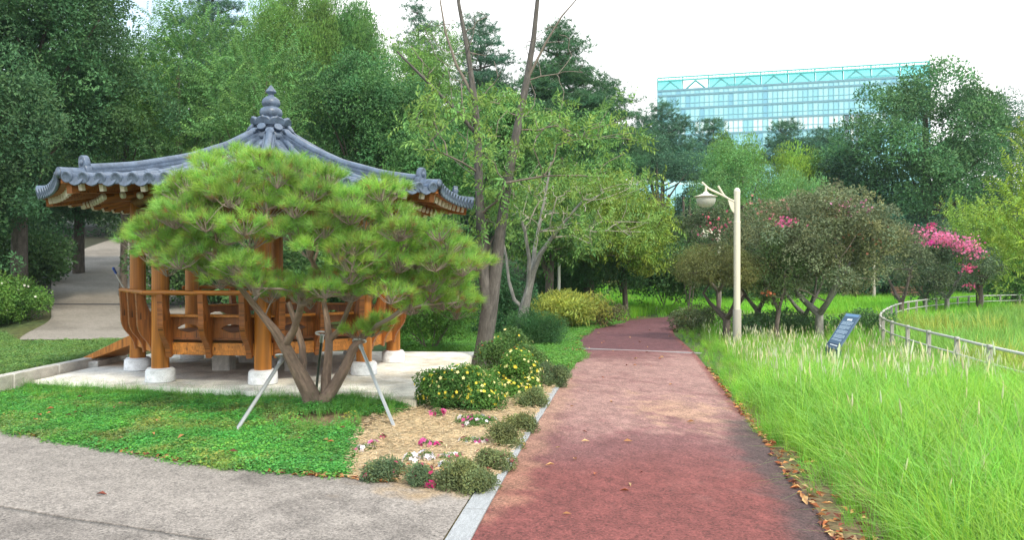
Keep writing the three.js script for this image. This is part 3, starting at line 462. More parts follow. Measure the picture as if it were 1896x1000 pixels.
// ------------------------------------------------------------------ the young pine with its props
{
  const r = rng(201), D = 8.75, base = P(588, 765, 8.75);
  const pine = thing('young_pine', 'small multi-stemmed pine with bright green needles propped before the pavilion', 'pine tree', [0, 0, 0]);
  const q = (x, y, d = 0) => P(x, y, D + d);
  const stems = [
    { pts: [q(585, 775), q(582, 750), q(575, 728, -0.02), q(560, 700, -0.05), q(545, 672, -0.08), q(528, 640, -0.1), q(510, 612, -0.12), q(490, 588, -0.12), q(468, 560, -0.1)], rad: [0.17, 0.14, 0.105, 0.088, 0.078, 0.068, 0.052, 0.04, 0.032] },
    { pts: [q(582, 750), q(605, 735, 0.02), q(622, 712, 0.04), q(640, 680, 0.05), q(655, 645, 0.05), q(678, 618, 0.04), q(700, 595, 0.02)], rad: [0.13, 0.09, 0.072, 0.062, 0.054, 0.045, 0.036], join: 1 },
    { pts: [q(605, 735, 0.02), q(604, 700, 0.1), q(608, 668, 0.16), q(610, 630, 0.22), q(606, 590, 0.3), q(598, 550, 0.35)], rad: [0.08, 0.06, 0.05, 0.043, 0.036, 0.03], join: 1 },
    { pts: [q(560, 700, -0.05), q(556, 688, 0.0), q(562, 672, 0.1), q(560, 640, 0.18), q(548, 600, 0.25), q(535, 560, 0.3)], rad: [0.07, 0.055, 0.045, 0.04, 0.034, 0.03], join: 1 },
    { pts: [q(610, 630, 0.22), q(628, 612, 0.2), q(640, 585, 0.1), q(652, 555, 0.0)], rad: [0.04, 0.034, 0.03, 0.026], join: 1 },
    { pts: [q(528, 640, -0.1), q(545, 610, -0.2), q(556, 575, -0.3), q(560, 540, -0.4)], rad: [0.05, 0.042, 0.036, 0.03], join: 1 },
  ];
  const sil = [[215, 432], [250, 378], [300, 332], [350, 288], [420, 268], [500, 262], [565, 285], [640, 300], [725, 318], [748, 352], [772, 382], [838, 402], [852, 432], [912, 462], [908, 500], [885, 560], [870, 596], [790, 590], [740, 562], [690, 548], [600, 560], [520, 566], [455, 545], [400, 530], [335, 515], [262, 482]];
  const inset = (x, y) => inPoly(sil, 560 + (x - 560) * 1.1, y < 440 ? 440 + (y - 440) * 1.17 : 440 + (y - 440) * 1.02);
  const pads = [];
  for (const layer of [0, 1, 2]) for (let gy = 268; gy < 610; gy += 25) for (let gx = 215; gx < 920; gx += 38) {
    const x = gx + (r() - 0.5) * 36 + (Math.round((gy - 268) / 25) % 2 ? 19 : 0), y = gy + (r() - 0.5) * 22; if (!inset(x, y) || !inset(x, y - 6)) continue;
    const u = (x - 560) / 350, v = (y - 440) / 180, k = Math.sqrt(Math.max(0.02, 1 - 0.85 * u * u - 0.75 * v * v));
    const hole = Math.exp(-(((x - 545) / 60) ** 2) - ((y - 482) / 40) ** 2) + Math.exp(-(((x - 470) / 70) ** 2) - ((y - 465) / 24) ** 2) + Math.exp(-(((x - 500) / 130) ** 2) - ((y - 398) / 18) ** 2) * 0.8 + Math.exp(-(((x - 610) / 60) ** 2) - ((y - 500) / 26) ** 2) * 0.7;
    if (layer === 0 && r() < Math.max(0.05, hole * 0.8)) continue;
    if (layer && r() < 0.45 + hole) continue;
    const d = layer === 0 ? -1.35 * k : layer === 1 ? 1.2 * k : (r() - 0.5) * 1.0 * k;
    pads.push(P(x, y, D + d + (r() - 0.5) * 0.5));
  }
  for (const [x, y, d] of [[688, 612, -0.1], [668, 618, 0], [705, 600, 0.05], [850, 470, -0.2], [868, 560, 0.2], [845, 580, 0.3], [835, 520, 0], [885, 490, 0.1], [245, 450, 0], [275, 475, 0.1], [310, 500, 0], [385, 300, 0.3], [440, 292, 0.3], [470, 300, 0], [560, 312, 0], [735, 350, 0], [640, 545, -0.3], [575, 560, -0.5]]) pads.push(q(x, y, d));
  const sk = skeleton(stems, pads, r, { pull: 0.12, up: 1.5, step: 0.2, tip: 0.008, split: 0.028, max: 0.045, clear: 0.5, wobble: 0.3 });
  part('trunk', mergeGeometries(sk.thick), MT.barkPine, pine);
  const twigs = [], list = [], brown = [];
  for (const c of pads) {
    const R = 0.13 + 0.09 * r(), n = Math.round(22 + 90 * R), tone = 0.8 + 0.5 * r(), lean = V((c.x + 2.5) * 0.25, 0, (c.z + 8.7) * 0.25);
    for (let i = 0; i < n; i++) {
      const a = r() * 6.283, rr = Math.sqrt(r()) * R, off = V(Math.cos(a) * rr, 0.5 * (R - rr) + (r() - 0.5) * 0.05, Math.sin(a) * rr), p = c.clone().add(off);
      const dir = V(off.x / R, 0.85 + 0.3 * r(), off.z / R).add(lean).add(rdir(r).multiplyScalar(0.25)).normalize();
      const old = r() < 0.15;
      list.push({ m: M(p, dir, r() * 6.28, old ? 0.6 : 0.65 + 0.45 * r()), c: old ? vary([0.33, 0.2, 0.075], r, 0.25) : vary([0.26 * tone, 0.46 * tone, 0.08 * tone], r, 0.25, 0.2) });
      if (i % 2 === 0) twigs.push(tube([c.clone().add(V(0, -0.08, 0)), c.clone().lerp(p, 0.5).add(V(0, -0.05, 0)), p.clone().addScaledVector(dir, 0.05)], [0.006, 0.004, 0.003], 3, false));
    }
  }
  part('branches', mergeGeometries([...sk.thin, ...twigs]), mat([0.27, 0.22, 0.18], 0.95), pine, { kind: 'stuff' });
  crown(pine, C.pine, MT.needle, list, 'needles');
  // props
  const props = [
    ['left prop pole of the small pine, leaning to the right from the lawn', [415, 815], [524, 664], 0.022, MT.steel, 0, -0.05],
    ['right prop pole of the small pine, standing in the flower bed', [741, 800], [666, 636], 0.02, MT.steel, 0, 0.05],
    ['dark green prop pole standing upright behind the stems of the small pine', [583, 738], [597, 622], 0.018, mat([0.06, 0.075, 0.06], 0.5, { metalness: 0.3 }), 0.2, 0.3],
  ];
  for (const [label, f, t, rad, m, , dd] of props) {
    const g = G(...f), foot = V(g[0], H(...g) - 0.1, g[1]), head = P(t[0], t[1], D + dd), pole = thing('prop_pole', label, 'prop pole', [0, 0, 0], 0, 'prop poles holding up the small pine');
    part('pole', tube([foot, head], [rad, rad], 10), m, pole);
    const dv = head.clone().sub(foot).normalize();
    part('clamp', [tube([head.clone().addScaledVector(dv, -0.1), head.clone().addScaledVector(dv, 0.02)], [rad * 1.35, rad * 1.35], 10), (() => { const gg = ng(new THREE.TorusGeometry(0.075, 0.012, 6, 18)); gg.rotateX(1.2); gg.translate(head.x, head.y + 0.03, head.z); return gg; })()], MT.steel, pole);
  }
}

// ------------------------------------------------------------------ slender trees beside the pavilion
function sprays(r, list, p, n, R, tint, s) { for (let i = 0; i < n; i++) { const o = rdir(r).multiplyScalar(R * r()), d = V(o.x / R + (r() - 0.5), 0.15 + (r() - 0.5) * 0.5, o.z / R + (r() - 0.5)).normalize(); list.push({ m: M(p.clone().add(o), d, r() * 6.28, s * (0.7 + 0.6 * r())), c: vary(tint, r, 0.3, 0.2) }); } }
function slender(label, group, stems, targets, bare, seed, m, tint, o = {}) {
  const r = rng(seed), t = thing('slender_tree', label, 'tree', [0, 0, 0], 0, group), tips = [...targets.map((e) => e.p ?? e), ...bare];
  const sk = skeleton(stems, tips, r, { pull: 0.15, up: 0.8, tip: 0.007, step: 0.3, wobble: 0.3, max: 0.05, clear: o.clear ?? 1.2, split: 0.03 });
  part('trunk', mergeGeometries(sk.thick), m, t); if (sk.thin.length) part('branches', mergeGeometries(sk.thin), o.twig ?? MT.twig, t, { kind: 'stuff' });
  const list = []; for (const e of targets) sprays(r, list, e, o.n ?? 12, o.R ?? 0.34, tint, o.s ?? 1);
  crown(t, C.cherry, MT.leaf, list, 'leaves'); return t;
}
{
  const r = rng(301), D = 13.5, q = (x, y, d = 0) => P(x, y, D + d), reg = (n, poly, d0, d1) => { const o = []; let guard = 0; const xs = poly.map((p) => p[0]), ys = poly.map((p) => p[1]); while (o.length < n && guard++ < n * 60) { const x = lerp(Math.min(...xs), Math.max(...xs), r()), y = lerp(Math.min(...ys), Math.max(...ys), r()); if (inPoly(poly, x, y)) o.push(P(x, y, lerp(d0, d1, r()))); } return o; };
  const stems1 = [
    { pts: [q(888, 690), q(893, 665), q(899, 620), q(904, 585), q(912, 540, 0.02), q(920, 480, 0.05), q(926, 430, 0.1), q(938, 350, 0.15), q(950, 280, 0.2), q(962, 215, 0.25), q(975, 150, 0.3), q(988, 70, 0.35), q(995, 0, 0.4), q(1003, -60, 0.4)], rad: [0.25, 0.18, 0.155, 0.145, 0.13, 0.115, 0.105, 0.088, 0.085, 0.075, 0.065, 0.05, 0.04, 0.03] },
    { pts: [q(904, 585), q(901, 560, -0.05), q(897, 520, -0.02), q(893, 470, 0.1), q(889, 400, 0.3), q(886, 320, 0.4), q(884, 250, 0.5), q(878, 180, 0.5), q(866, 95, 0.5), q(850, 10, 0.5), q(842, -60, 0.5)], rad: [0.12, 0.1, 0.1, 0.095, 0.085, 0.08, 0.075, 0.06, 0.045, 0.035, 0.025], join: 1 },
    { pts: [q(884, 250, 0.5), q(840, 200, 0.3), q(790, 150, 0.1), q(735, 95, 0)], rad: [0.04, 0.035, 0.028, 0.016], join: 1 },
    { pts: [q(878, 200, 0.5), q(845, 120, 0.6), q(825, 60, 0.6), q(815, 0, 0.6)], rad: [0.035, 0.028, 0.02, 0.014], join: 1 },
    { pts: [q(975, 150, 0.3), q(1010, 80, 0.2), q(1040, 30, 0.1), q(1075, -10, 0)], rad: [0.03, 0.022, 0.016, 0.01], join: 1 },
  ];
  const lv1 = [...reg(62, [[735, 190], [900, 170], [1000, 180], [1130, 200], [1215, 250], [1190, 330], [1050, 330], [900, 340], [800, 290], [740, 240]], 12.3, 15.2), ...reg(14, [[860, 330], [960, 340], [960, 440], [880, 440]], 13, 14.5)];
  const bare1 = [...reg(70, [[740, 60], [900, 0], [930, 100], [960, 240], [880, 300], [800, 180]], 12.8, 15), ...reg(26, [[960, 40], [1060, 10], [1100, 150], [1150, 260], [980, 260]], 12.8, 15)];
  slender('tall slender tree with dark forked trunk rising at the slab corner', undefined, stems1, lv1, bare1, 311, MT.barkGrey, [0.2, 0.36, 0.08], { n: 6, R: 0.32 });
  const E = 17.2, q2 = (x, y, d = 0) => P(x, y, E + d);
  const stems2 = [
    { pts: [q2(964, 650), q2(965, 630), q2(966, 600), q2(970, 572), q2(978, 540), q2(986, 505), q2(1000, 470, -0.1), q2(1022, 440, -0.2), q2(1050, 405, -0.3), q2(1080, 370, -0.4)], rad: [0.19, 0.15, 0.135, 0.12, 0.095, 0.08, 0.06, 0.042, 0.03, 0.02] },
    { pts: [q2(970, 572), q2(952, 555, 0.1), q2(942, 520, 0.2), q2(938, 480, 0.3), q2(930, 440, 0.3)], rad: [0.055, 0.045, 0.038, 0.032, 0.025], join: 1 },
    { pts: [q2(986, 505), q2(990, 460, 0.2), q2(1000, 410, 0.3), q2(1010, 360, 0.4), q2(1020, 300, 0.4)], rad: [0.06, 0.048, 0.038, 0.03, 0.02], join: 1 },
    { pts: [q2(978, 540), q2(980, 480, -0.2), q2(972, 430, -0.3), q2(960, 390, -0.4)], rad: [0.05, 0.045, 0.035, 0.025], join: 1 },
  ];
  const lv2 = reg(58, [[960, 330], [1060, 310], [1200, 330], [1215, 430], [1160, 470], [1060, 460], [1000, 420]], 15, 19), bare2 = reg(60, [[930, 300], [1100, 300], [1130, 400], [1020, 440], [950, 420]], 15.5, 18.5);
  slender('pale grey many-branched tree left of the red path', undefined, stems2, lv2, bare2, 321, MT.barkPale, [0.2, 0.34, 0.07], { n: 6, R: 0.32, twig: mat([0.4, 0.36, 0.3], 0.95) });
  const simple = (label, x, yb, yt, d, rad, seed, poly, d0, d1, n, tint, fork) => { const g = P(x, yb, d), s = [{ pts: [V(g.x, H(g.x, g.z) - 0.1, g.z), P(x, lerp(yb, yt, 0.3), d), P(x + 3, lerp(yb, yt, 0.65), d), P(x + (fork ?? 6), yt, d)], rad: [rad * 1.2, rad, rad * 0.8, rad * 0.55] }]; if (fork) s.push({ pts: [P(x, lerp(yb, yt, 0.3), d), P(x - 10, lerp(yb, yt, 0.6), d), P(x - 16, yt, d)], rad: [rad * 0.7, rad * 0.6, rad * 0.4], join: 1 }); return slender(label, undefined, s, reg(n, poly, d0, d1), [], seed, MT.bark, tint, { n: 16, R: 0.6, s: 1.5 }); };
  simple('dark forked tree standing behind the dwarf bamboo', 1017, 565, 440, 23, 0.13, 331, [[930, 360], [1080, 350], [1090, 470], [950, 480]], 21, 26, 60, [0.1, 0.22, 0.05], 14);
  simple('thick dark trunked tree at the bend of the red path', 1090, 545, 430, 27, 0.19, 341, [[1000, 340], [1130, 330], [1230, 400], [1210, 490], [1120, 490], [1020, 450]], 24, 29, 130, [0.21, 0.33, 0.045], 16);
}

// ------------------------------------------------------------------ background trees
function bgTree(name, label, category, x, yTop, hw, yBot, d, kind, tint0, seed, o = {}) {
  const tint = tint0.map((v) => v * 1.3);
  const r = rng(seed), c = P(x, (yTop + yBot) / 2, d), R = V((hw / F) * d, ((yBot - yTop) / 2 / F) * d, (hw / F) * d * (o.deep ?? 0.8)), list = [], gy = H(c.x, c.z);
  const t = thing(name, label, category, [0, 0, 0], 0, o.group), limbs = [], trunkTop = c.y + R.y * 0.55, sc = o.s ?? clamp(d / 32, 0.8, 2.2), per = (o.per ?? 2.1) * 0.9 / (sc * sc);
  const rad = o.rad ?? clamp(R.x * 0.07, 0.08, 0.38), lean = (r() - 0.5) * 0.4;
  limbs.push(tube(spline([V(c.x + lean, gy - 0.2, c.z), V(c.x + lean * 0.5, lerp(gy, trunkTop, 0.4), c.z), V(c.x, trunkTop, c.z)], 8), [1.25, 1.08, 1, 0.95, 0.9, 0.8, 0.65, 0.5, 0.3].map((v) => v * rad), 9));
  let geo, m = MT.leaf;
  if (kind === 'pine') {
    const n = Math.round((o.pads ?? 16) * 1.5); geo = C.farPine; m = MT.needle;
    for (let i = 0; i < n; i++) {
      const f = (i + r() * 0.7) / n, y = lerp(c.y - R.y * 0.9, c.y + R.y, f), reach = R.x * Math.pow(1 - f, o.taper ?? 0.6) * (0.55 + 0.5 * r()) + 0.25, a = i * 2.4 + r(), tip = V(c.x + Math.cos(a) * reach, y + 0.15 * reach, c.z + Math.sin(a) * reach);
      limbs.push(tube([V(c.x, y - 0.25 * reach, c.z), V(lerp(c.x, tip.x, 0.5), y - 0.1 * reach, lerp(c.z, tip.z, 0.5)), tip], [rad * 0.4, rad * 0.25, 0.02], 5));
      const pr = Math.max(0.5, reach * (o.padk ?? 0.55)), cnt = Math.ceil(pr * pr * (o.per ?? 11) * 2.4 / (sc * sc));
      for (let k = 0; k < cnt; k++) { const b = r() * 6.28, rr = Math.sqrt(r()) * pr, p = V(lerp(c.x, tip.x, 0.75) + Math.cos(b) * rr, tip.y + (r() - 0.4) * 0.35 * pr - 0.1 * rr, lerp(c.z, tip.z, 0.75) + Math.sin(b) * rr); list.push({ m: M(p, V((r() - 0.5) * 0.5, 1, (r() - 0.5) * 0.5).normalize(), r() * 6.28, sc * (0.7 + 0.5 * r())), c: vary(tint, r, 0.3, 0.12) }); }
    }
  } else if (kind === 'plume') {                                     // upright, plumed growth
    geo = C.upright; const n = o.n ?? 14;
    for (let i = 0; i < n; i++) { const a = r() * 6.28, rr = Math.sqrt(r()) * 0.85, bx = c.x + Math.cos(a) * rr * R.x, bz = c.z + Math.sin(a) * rr * R.z, hh = R.y * (1.0 - 0.55 * rr * rr) * (0.85 + 0.3 * r()); fillLobes(list, [{ c: V(bx, c.y - R.y + hh, bz), r: V(R.x * 0.26, hh, R.z * 0.26) }], per * 1.5, r, tint, sc, { up: true }); }
  } else {
    geo = kind === 'fine' ? C.fine : kind === 'spray' ? C.spray : kind === 'sasa' ? C.sasa : C.broad; const n = o.n ?? 22, ls = lobes(r, c, R, n, o.k ?? 0.42);
    ls.slice(0, 8).forEach((l) => limbs.push(tube(spline([V(c.x, lerp(gy, l.c.y, 0.45), c.z), V(lerp(c.x, l.c.x, 0.4), lerp(gy, l.c.y, 0.75), lerp(c.z, l.c.z, 0.4)), l.c], 6), [1, 0.9, 0.75, 0.6, 0.45, 0.3, 0.15].map((v) => v * rad * 0.5), 6)));
    fillLobes(list, ls, kind === 'spray' ? per * 2.6 : per, r, tint, sc);
  }
  part('trunk', mergeGeometries(limbs), o.bark ?? MT.barkDark, t);
  crown(t, geo, m, list);
  return t;
}
{
  const dk = [0.07, 0.165, 0.062], md = [0.1, 0.225, 0.06], lt = [0.15, 0.29, 0.065], yl = [0.24, 0.34, 0.045], bl = [0.06, 0.155, 0.085];
  const B = bgTree;
  // left
  B('dark_tree', 'tall dark broadleaf tree filling the upper left corner', 'tree', 40, -110, 195, 400, 23, 'broad', dk, 401, { n: 34 });
  B('dark_tree', 'dark broadleaf tree at the left edge beyond the hedge', 'tree', -120, 60, 170, 470, 20, 'broad', [0.07, 0.165, 0.065], 402, { n: 24 });
  B('dark_tree', 'dark tree over the top of the concrete hill path', 'tree', 150, 190, 130, 400, 32, 'broad', dk, 403, { n: 26 });
  B('dark_tree', 'dark tree shading the slope left of the hill path', 'tree', 10, 230, 120, 430, 30, 'broad', dk, 404, { n: 22 });
  B('green_tree', 'green tree with loose arching sprays left of the roof finial', 'tree', 330, 70, 135, 340, 27, 'spray', md, 405, { n: 24 });
  B('green_tree', 'yellowish green tree above the left ridge of the roof', 'tree', 235, 150, 90, 330, 26, 'spray', lt, 406, { n: 16 });
  B('green_tree', 'tree with pinnate sprays directly behind the roof finial', 'tree', 470, 110, 95, 330, 23, 'spray', md, 407, { n: 18 });
  B('blue_pine', 'hazy bluish pine standing against the sky at upper left', 'pine tree', 395, -30, 95, 220, 48, 'pine', bl, 408, { pads: 22, per: 9 });
  B('green_tree', 'small bluish tree beside the gap of sky at upper left', 'tree', 290, 85, 50, 200, 42, 'fine', bl, 409, { n: 14 });
  B('plumed_tree', 'bright green tree with upright plumes above the pavilion roof', 'tree', 540, -25, 105, 260, 36, 'plume', lt, 410, { n: 40 });
  B('plumed_tree', 'mid green plumed tree reaching the top edge right of the finial', 'tree', 645, 0, 80, 260, 37, 'plume', md, 411, { n: 30 });
  B('evergreen_tree', 'dense dark evergreen behind the right half of the roof', 'tree', 665, 125, 110, 370, 26, 'broad', [0.075, 0.19, 0.06], 412, { n: 30 });
  B('green_tree', 'pale fluffy green tree behind the bare upper branches', 'tree', 765, 60, 90, 320, 33, 'fine', lt, 413, { n: 20 });
  B('evergreen_tree', 'dark tree behind the right end of the pavilion roof', 'tree', 800, 230, 90, 420, 24, 'broad', [0.07, 0.19, 0.05], 414, { n: 20 });
  B('tall_pine', 'dark pine with open top left of the bare branches', 'pine tree', 775, 10, 60, 200, 50, 'pine', bl, 415, { pads: 16, per: 8 });
  B('tall_pine', 'dark pine whose pads show between the two bare stems', 'pine tree', 890, 35, 75, 250, 48, 'pine', bl, 416, { pads: 20, per: 9 });
  B('conifer', 'tall dark conical conifer right of the leaning stem', 'pine tree', 1035, 50, 110, 340, 44, 'pine', [0.06, 0.16, 0.065], 417, { pads: 34, per: 12, taper: 0.75 });
  B('conifer', 'lower dark conifer on the right flank of the tall conical one', 'pine tree', 1125, 150, 70, 330, 46, 'pine', [0.06, 0.16, 0.07], 418, { pads: 20, per: 10 });
  B('green_tree', 'mid green tree behind the leaning stem and its leaves', 'tree', 900, 150, 100, 420, 30, 'broad', md, 419, { n: 26 });
  B('green_tree', 'green tree filling the gap above the path bend', 'tree', 1040, 240, 110, 470, 33, 'broad', md, 420, { n: 28 });
  B('yellow_tree', 'yellow green maple left of the distant trunks', 'maple tree', 1150, 330, 70, 500, 27, 'fine', yl, 421, { n: 18 });
  // centre and right, on the rise
  B('spreading_pine', 'spreading dark pine at the left end of the glass building', 'pine tree', 1225, 195, 65, 350, 62, 'pine', bl, 431, { pads: 16, per: 9, padk: 0.7 });
  B('dark_tree', 'dark wood over the bare trunks near the pale gap', 'tree', 1215, 270, 75, 370, 52, 'fine', bl, 432, { n: 18 });
  B('plumed_tree', 'soft yellowish conical tree below the glass building', 'tree', 1365, 256, 58, 385, 52, 'plume', [0.15, 0.29, 0.055], 433, { n: 18 });
  B('plumed_tree', 'yellow green plumed tree right of the soft conical one', 'tree', 1470, 284, 62, 405, 50, 'plume', [0.2, 0.33, 0.045], 434, { n: 18 });
  B('spreading_pine', 'dark flat-topped pine before the middle of the building', 'pine tree', 1455, 228, 45, 318, 64, 'pine', bl, 435, { pads: 12, per: 9, padk: 0.7 });
  B('spreading_pine', 'dark pine before the right half of the building', 'pine tree', 1525, 246, 52, 335, 64, 'pine', bl, 436, { pads: 14, per: 9, padk: 0.7 });
  B('dark_tree', 'small dark pine peeping over the conical tree', 'pine tree', 1320, 225, 35, 300, 66, 'pine', bl, 437, { pads: 10, per: 9 });
  B('domed_tree', 'light green domed tree above the street lamp head', 'tree', 1375, 295, 85, 440, 36, 'fine', [0.13, 0.28, 0.085], 438, { n: 26 });
  B('domed_tree', 'pale green feathery tree right of the lamp post', 'tree', 1475, 318, 65, 440, 38, 'plume', [0.17, 0.33, 0.11], 439, { n: 16 });
  B('dark_tree', 'dark tree between the feathery tree and the great dark tree', 'tree', 1550, 290, 85, 470, 50, 'broad', bl, 440, { n: 22 });
  B('great_tree', 'great dark round-crowned tree right of the glass building', 'tree', 1712, 148, 150, 430, 47, 'broad', [0.085, 0.195, 0.07], 441, { n: 52, k: 0.25, rad: 0.42, bark: MT.bark });
  B('dark_tree', 'dark tree at the right edge behind the great tree', 'tree', 1870, 200, 70, 460, 52, 'fine', bl, 442, { n: 20 });
  B('dark_tree', 'dark low tree beneath the great tree', 'tree', 1650, 380, 90, 540, 45, 'broad', bl, 443, { n: 22 });
  B('yellow_tree', 'yellow green leafy tree cut by the right edge', 'tree', 1940, 260, 78, 520, 20, 'spray', [0.22, 0.33, 0.035], 444, { n: 20, k: 0.4, per: 1.3 });
  B('yellow_tree', 'low spreading yellow green tree behind the pink blossom', 'tree', 1810, 395, 85, 520, 31, 'spray', [0.22, 0.34, 0.05], 445, { n: 22 });
  B('green_tree', 'shady green tree at the right edge below the yellow one', 'tree', 1880, 430, 75, 555, 34, 'broad', [0.1, 0.23, 0.05], 446, { n: 18 });
  // bare trunks before the pale gap
  const r = rng(450); let i = 0;
  for (const x of [1222, 1236, 1262, 1275, 1290, 1302]) { const d = 56 + i * 1.2, g = P(x, 430, d), t = thing('bare_trunk', ['leftmost thin dark trunk before the pale gap', 'second thin dark trunk from the left before the pale gap', 'third thin dark trunk from the left, in the middle of the pale gap', 'fourth thin dark trunk from the left before the pale gap', 'fifth thin dark trunk from the left, right of the pale gap', 'rightmost thin dark trunk beyond the pale gap'][i++], 'tree', [0, 0, 0], 0, 'thin trunks before the pale gap'), y0 = H(g.x, g.z); part('trunk', tube([V(g.x, y0 - 0.2, g.z), V(g.x + (r() - 0.5) * 0.4, y0 + 2.2, g.z), V(g.x + (r() - 0.5) * 0.8, y0 + 6, g.z)], [0.15, 0.13, 0.09], 7), MT.barkDark, t); }
  // woodland beyond everything, one far mass
  const wood = [], rw = rng(460);
  for (let k = 0; k < 64; k++) { const x = -62 + k * 1.25 + rw() * 2, d = 48 + rw() * 12; if (x > 4) continue; const y = H(x, -d), top = x < -22 ? 7.5 : 6.2; fillLobes(wood, lobes(rw, V(x, y + top * (0.55 + 0.3 * rw()), -d), V(2.6, top * 0.7, 2.4), 6, 0.6), 0.75, rw, [0.075, 0.17, 0.065].map((v) => v * (0.8 + 0.5 * rw())), 1.9); }
  for (let k = 0; k < 30; k++) { const x = 4 + k * 1.7 + rw() * 2, d = 70 + rw() * 12, y = H(x, -d); fillLobes(wood, lobes(rw, V(x, y + 2.2, -d), V(3, 3, 2.4), 5, 0.6), 0.6, rw, [0.065, 0.16, 0.075], 2.2); }
  inst('woodland', C.broad[0], MT.leaf, wood, scene, { kind: 'stuff', label: 'dark woodland on the rise behind all the other trees', category: 'woodland' });
}
// shrubs and undergrowth
function shrub(name, label, category, x, y, hw, hh, d, geo, tint0, seed, o = {}) {
  const tint = tint0.map((v) => v * 1.55);
  const r = rng(seed), c = P(x, y, d), list = [], t = thing(name, label, category, [0, 0, 0], 0, o.group), R = V((hw / F) * d, (hh / F) * d, (hw / F) * d * (o.deep ?? 0.7));
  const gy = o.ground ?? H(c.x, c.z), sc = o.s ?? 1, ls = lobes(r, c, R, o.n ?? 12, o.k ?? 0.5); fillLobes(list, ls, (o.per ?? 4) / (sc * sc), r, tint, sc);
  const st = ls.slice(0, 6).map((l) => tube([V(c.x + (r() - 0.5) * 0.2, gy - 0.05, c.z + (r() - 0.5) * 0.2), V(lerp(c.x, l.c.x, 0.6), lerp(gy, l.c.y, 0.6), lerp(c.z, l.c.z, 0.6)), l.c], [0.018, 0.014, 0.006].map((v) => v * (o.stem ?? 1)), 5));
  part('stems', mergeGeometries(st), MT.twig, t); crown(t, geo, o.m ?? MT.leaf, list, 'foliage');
  if (o.flowers) { const f = []; for (let i = 0; i < o.flowers; i++) { const l = ls[Math.floor(r() * ls.length)], dd = rdir(r); dd.y = Math.abs(dd.y); const out = 0.11 * sc * (geo === C.small ? 1 : 2), p = V(l.c.x + dd.x * (l.r.x + out), l.c.y + dd.y * (l.r.y * 1.05 + out * 0.9), l.c.z + dd.z * (l.r.z + out)); if (o.where && !o.where(p)) continue; f.push({ m: M(p, dd, r() * 6, o.fs * (0.7 + 0.6 * r())), c: vary(o.fc[Math.floor(r() * o.fc.length)], r, 0.15, 0.05) }); } inst('blossoms', FLOWER, MT.petal, f, t, { kind: 'stuff' }); }
  return t;
}
const FLOWER = (() => { const o = []; for (let i = 0; i < 5; i++) { const a = (i / 5) * 6.283; leafTris(o, V(0, 0, 0), V(Math.cos(a), 0.25, Math.sin(a)).normalize(), V(0, 1, 0), 0.5, 0.42, 0.1); } return geoFrom(o); })();
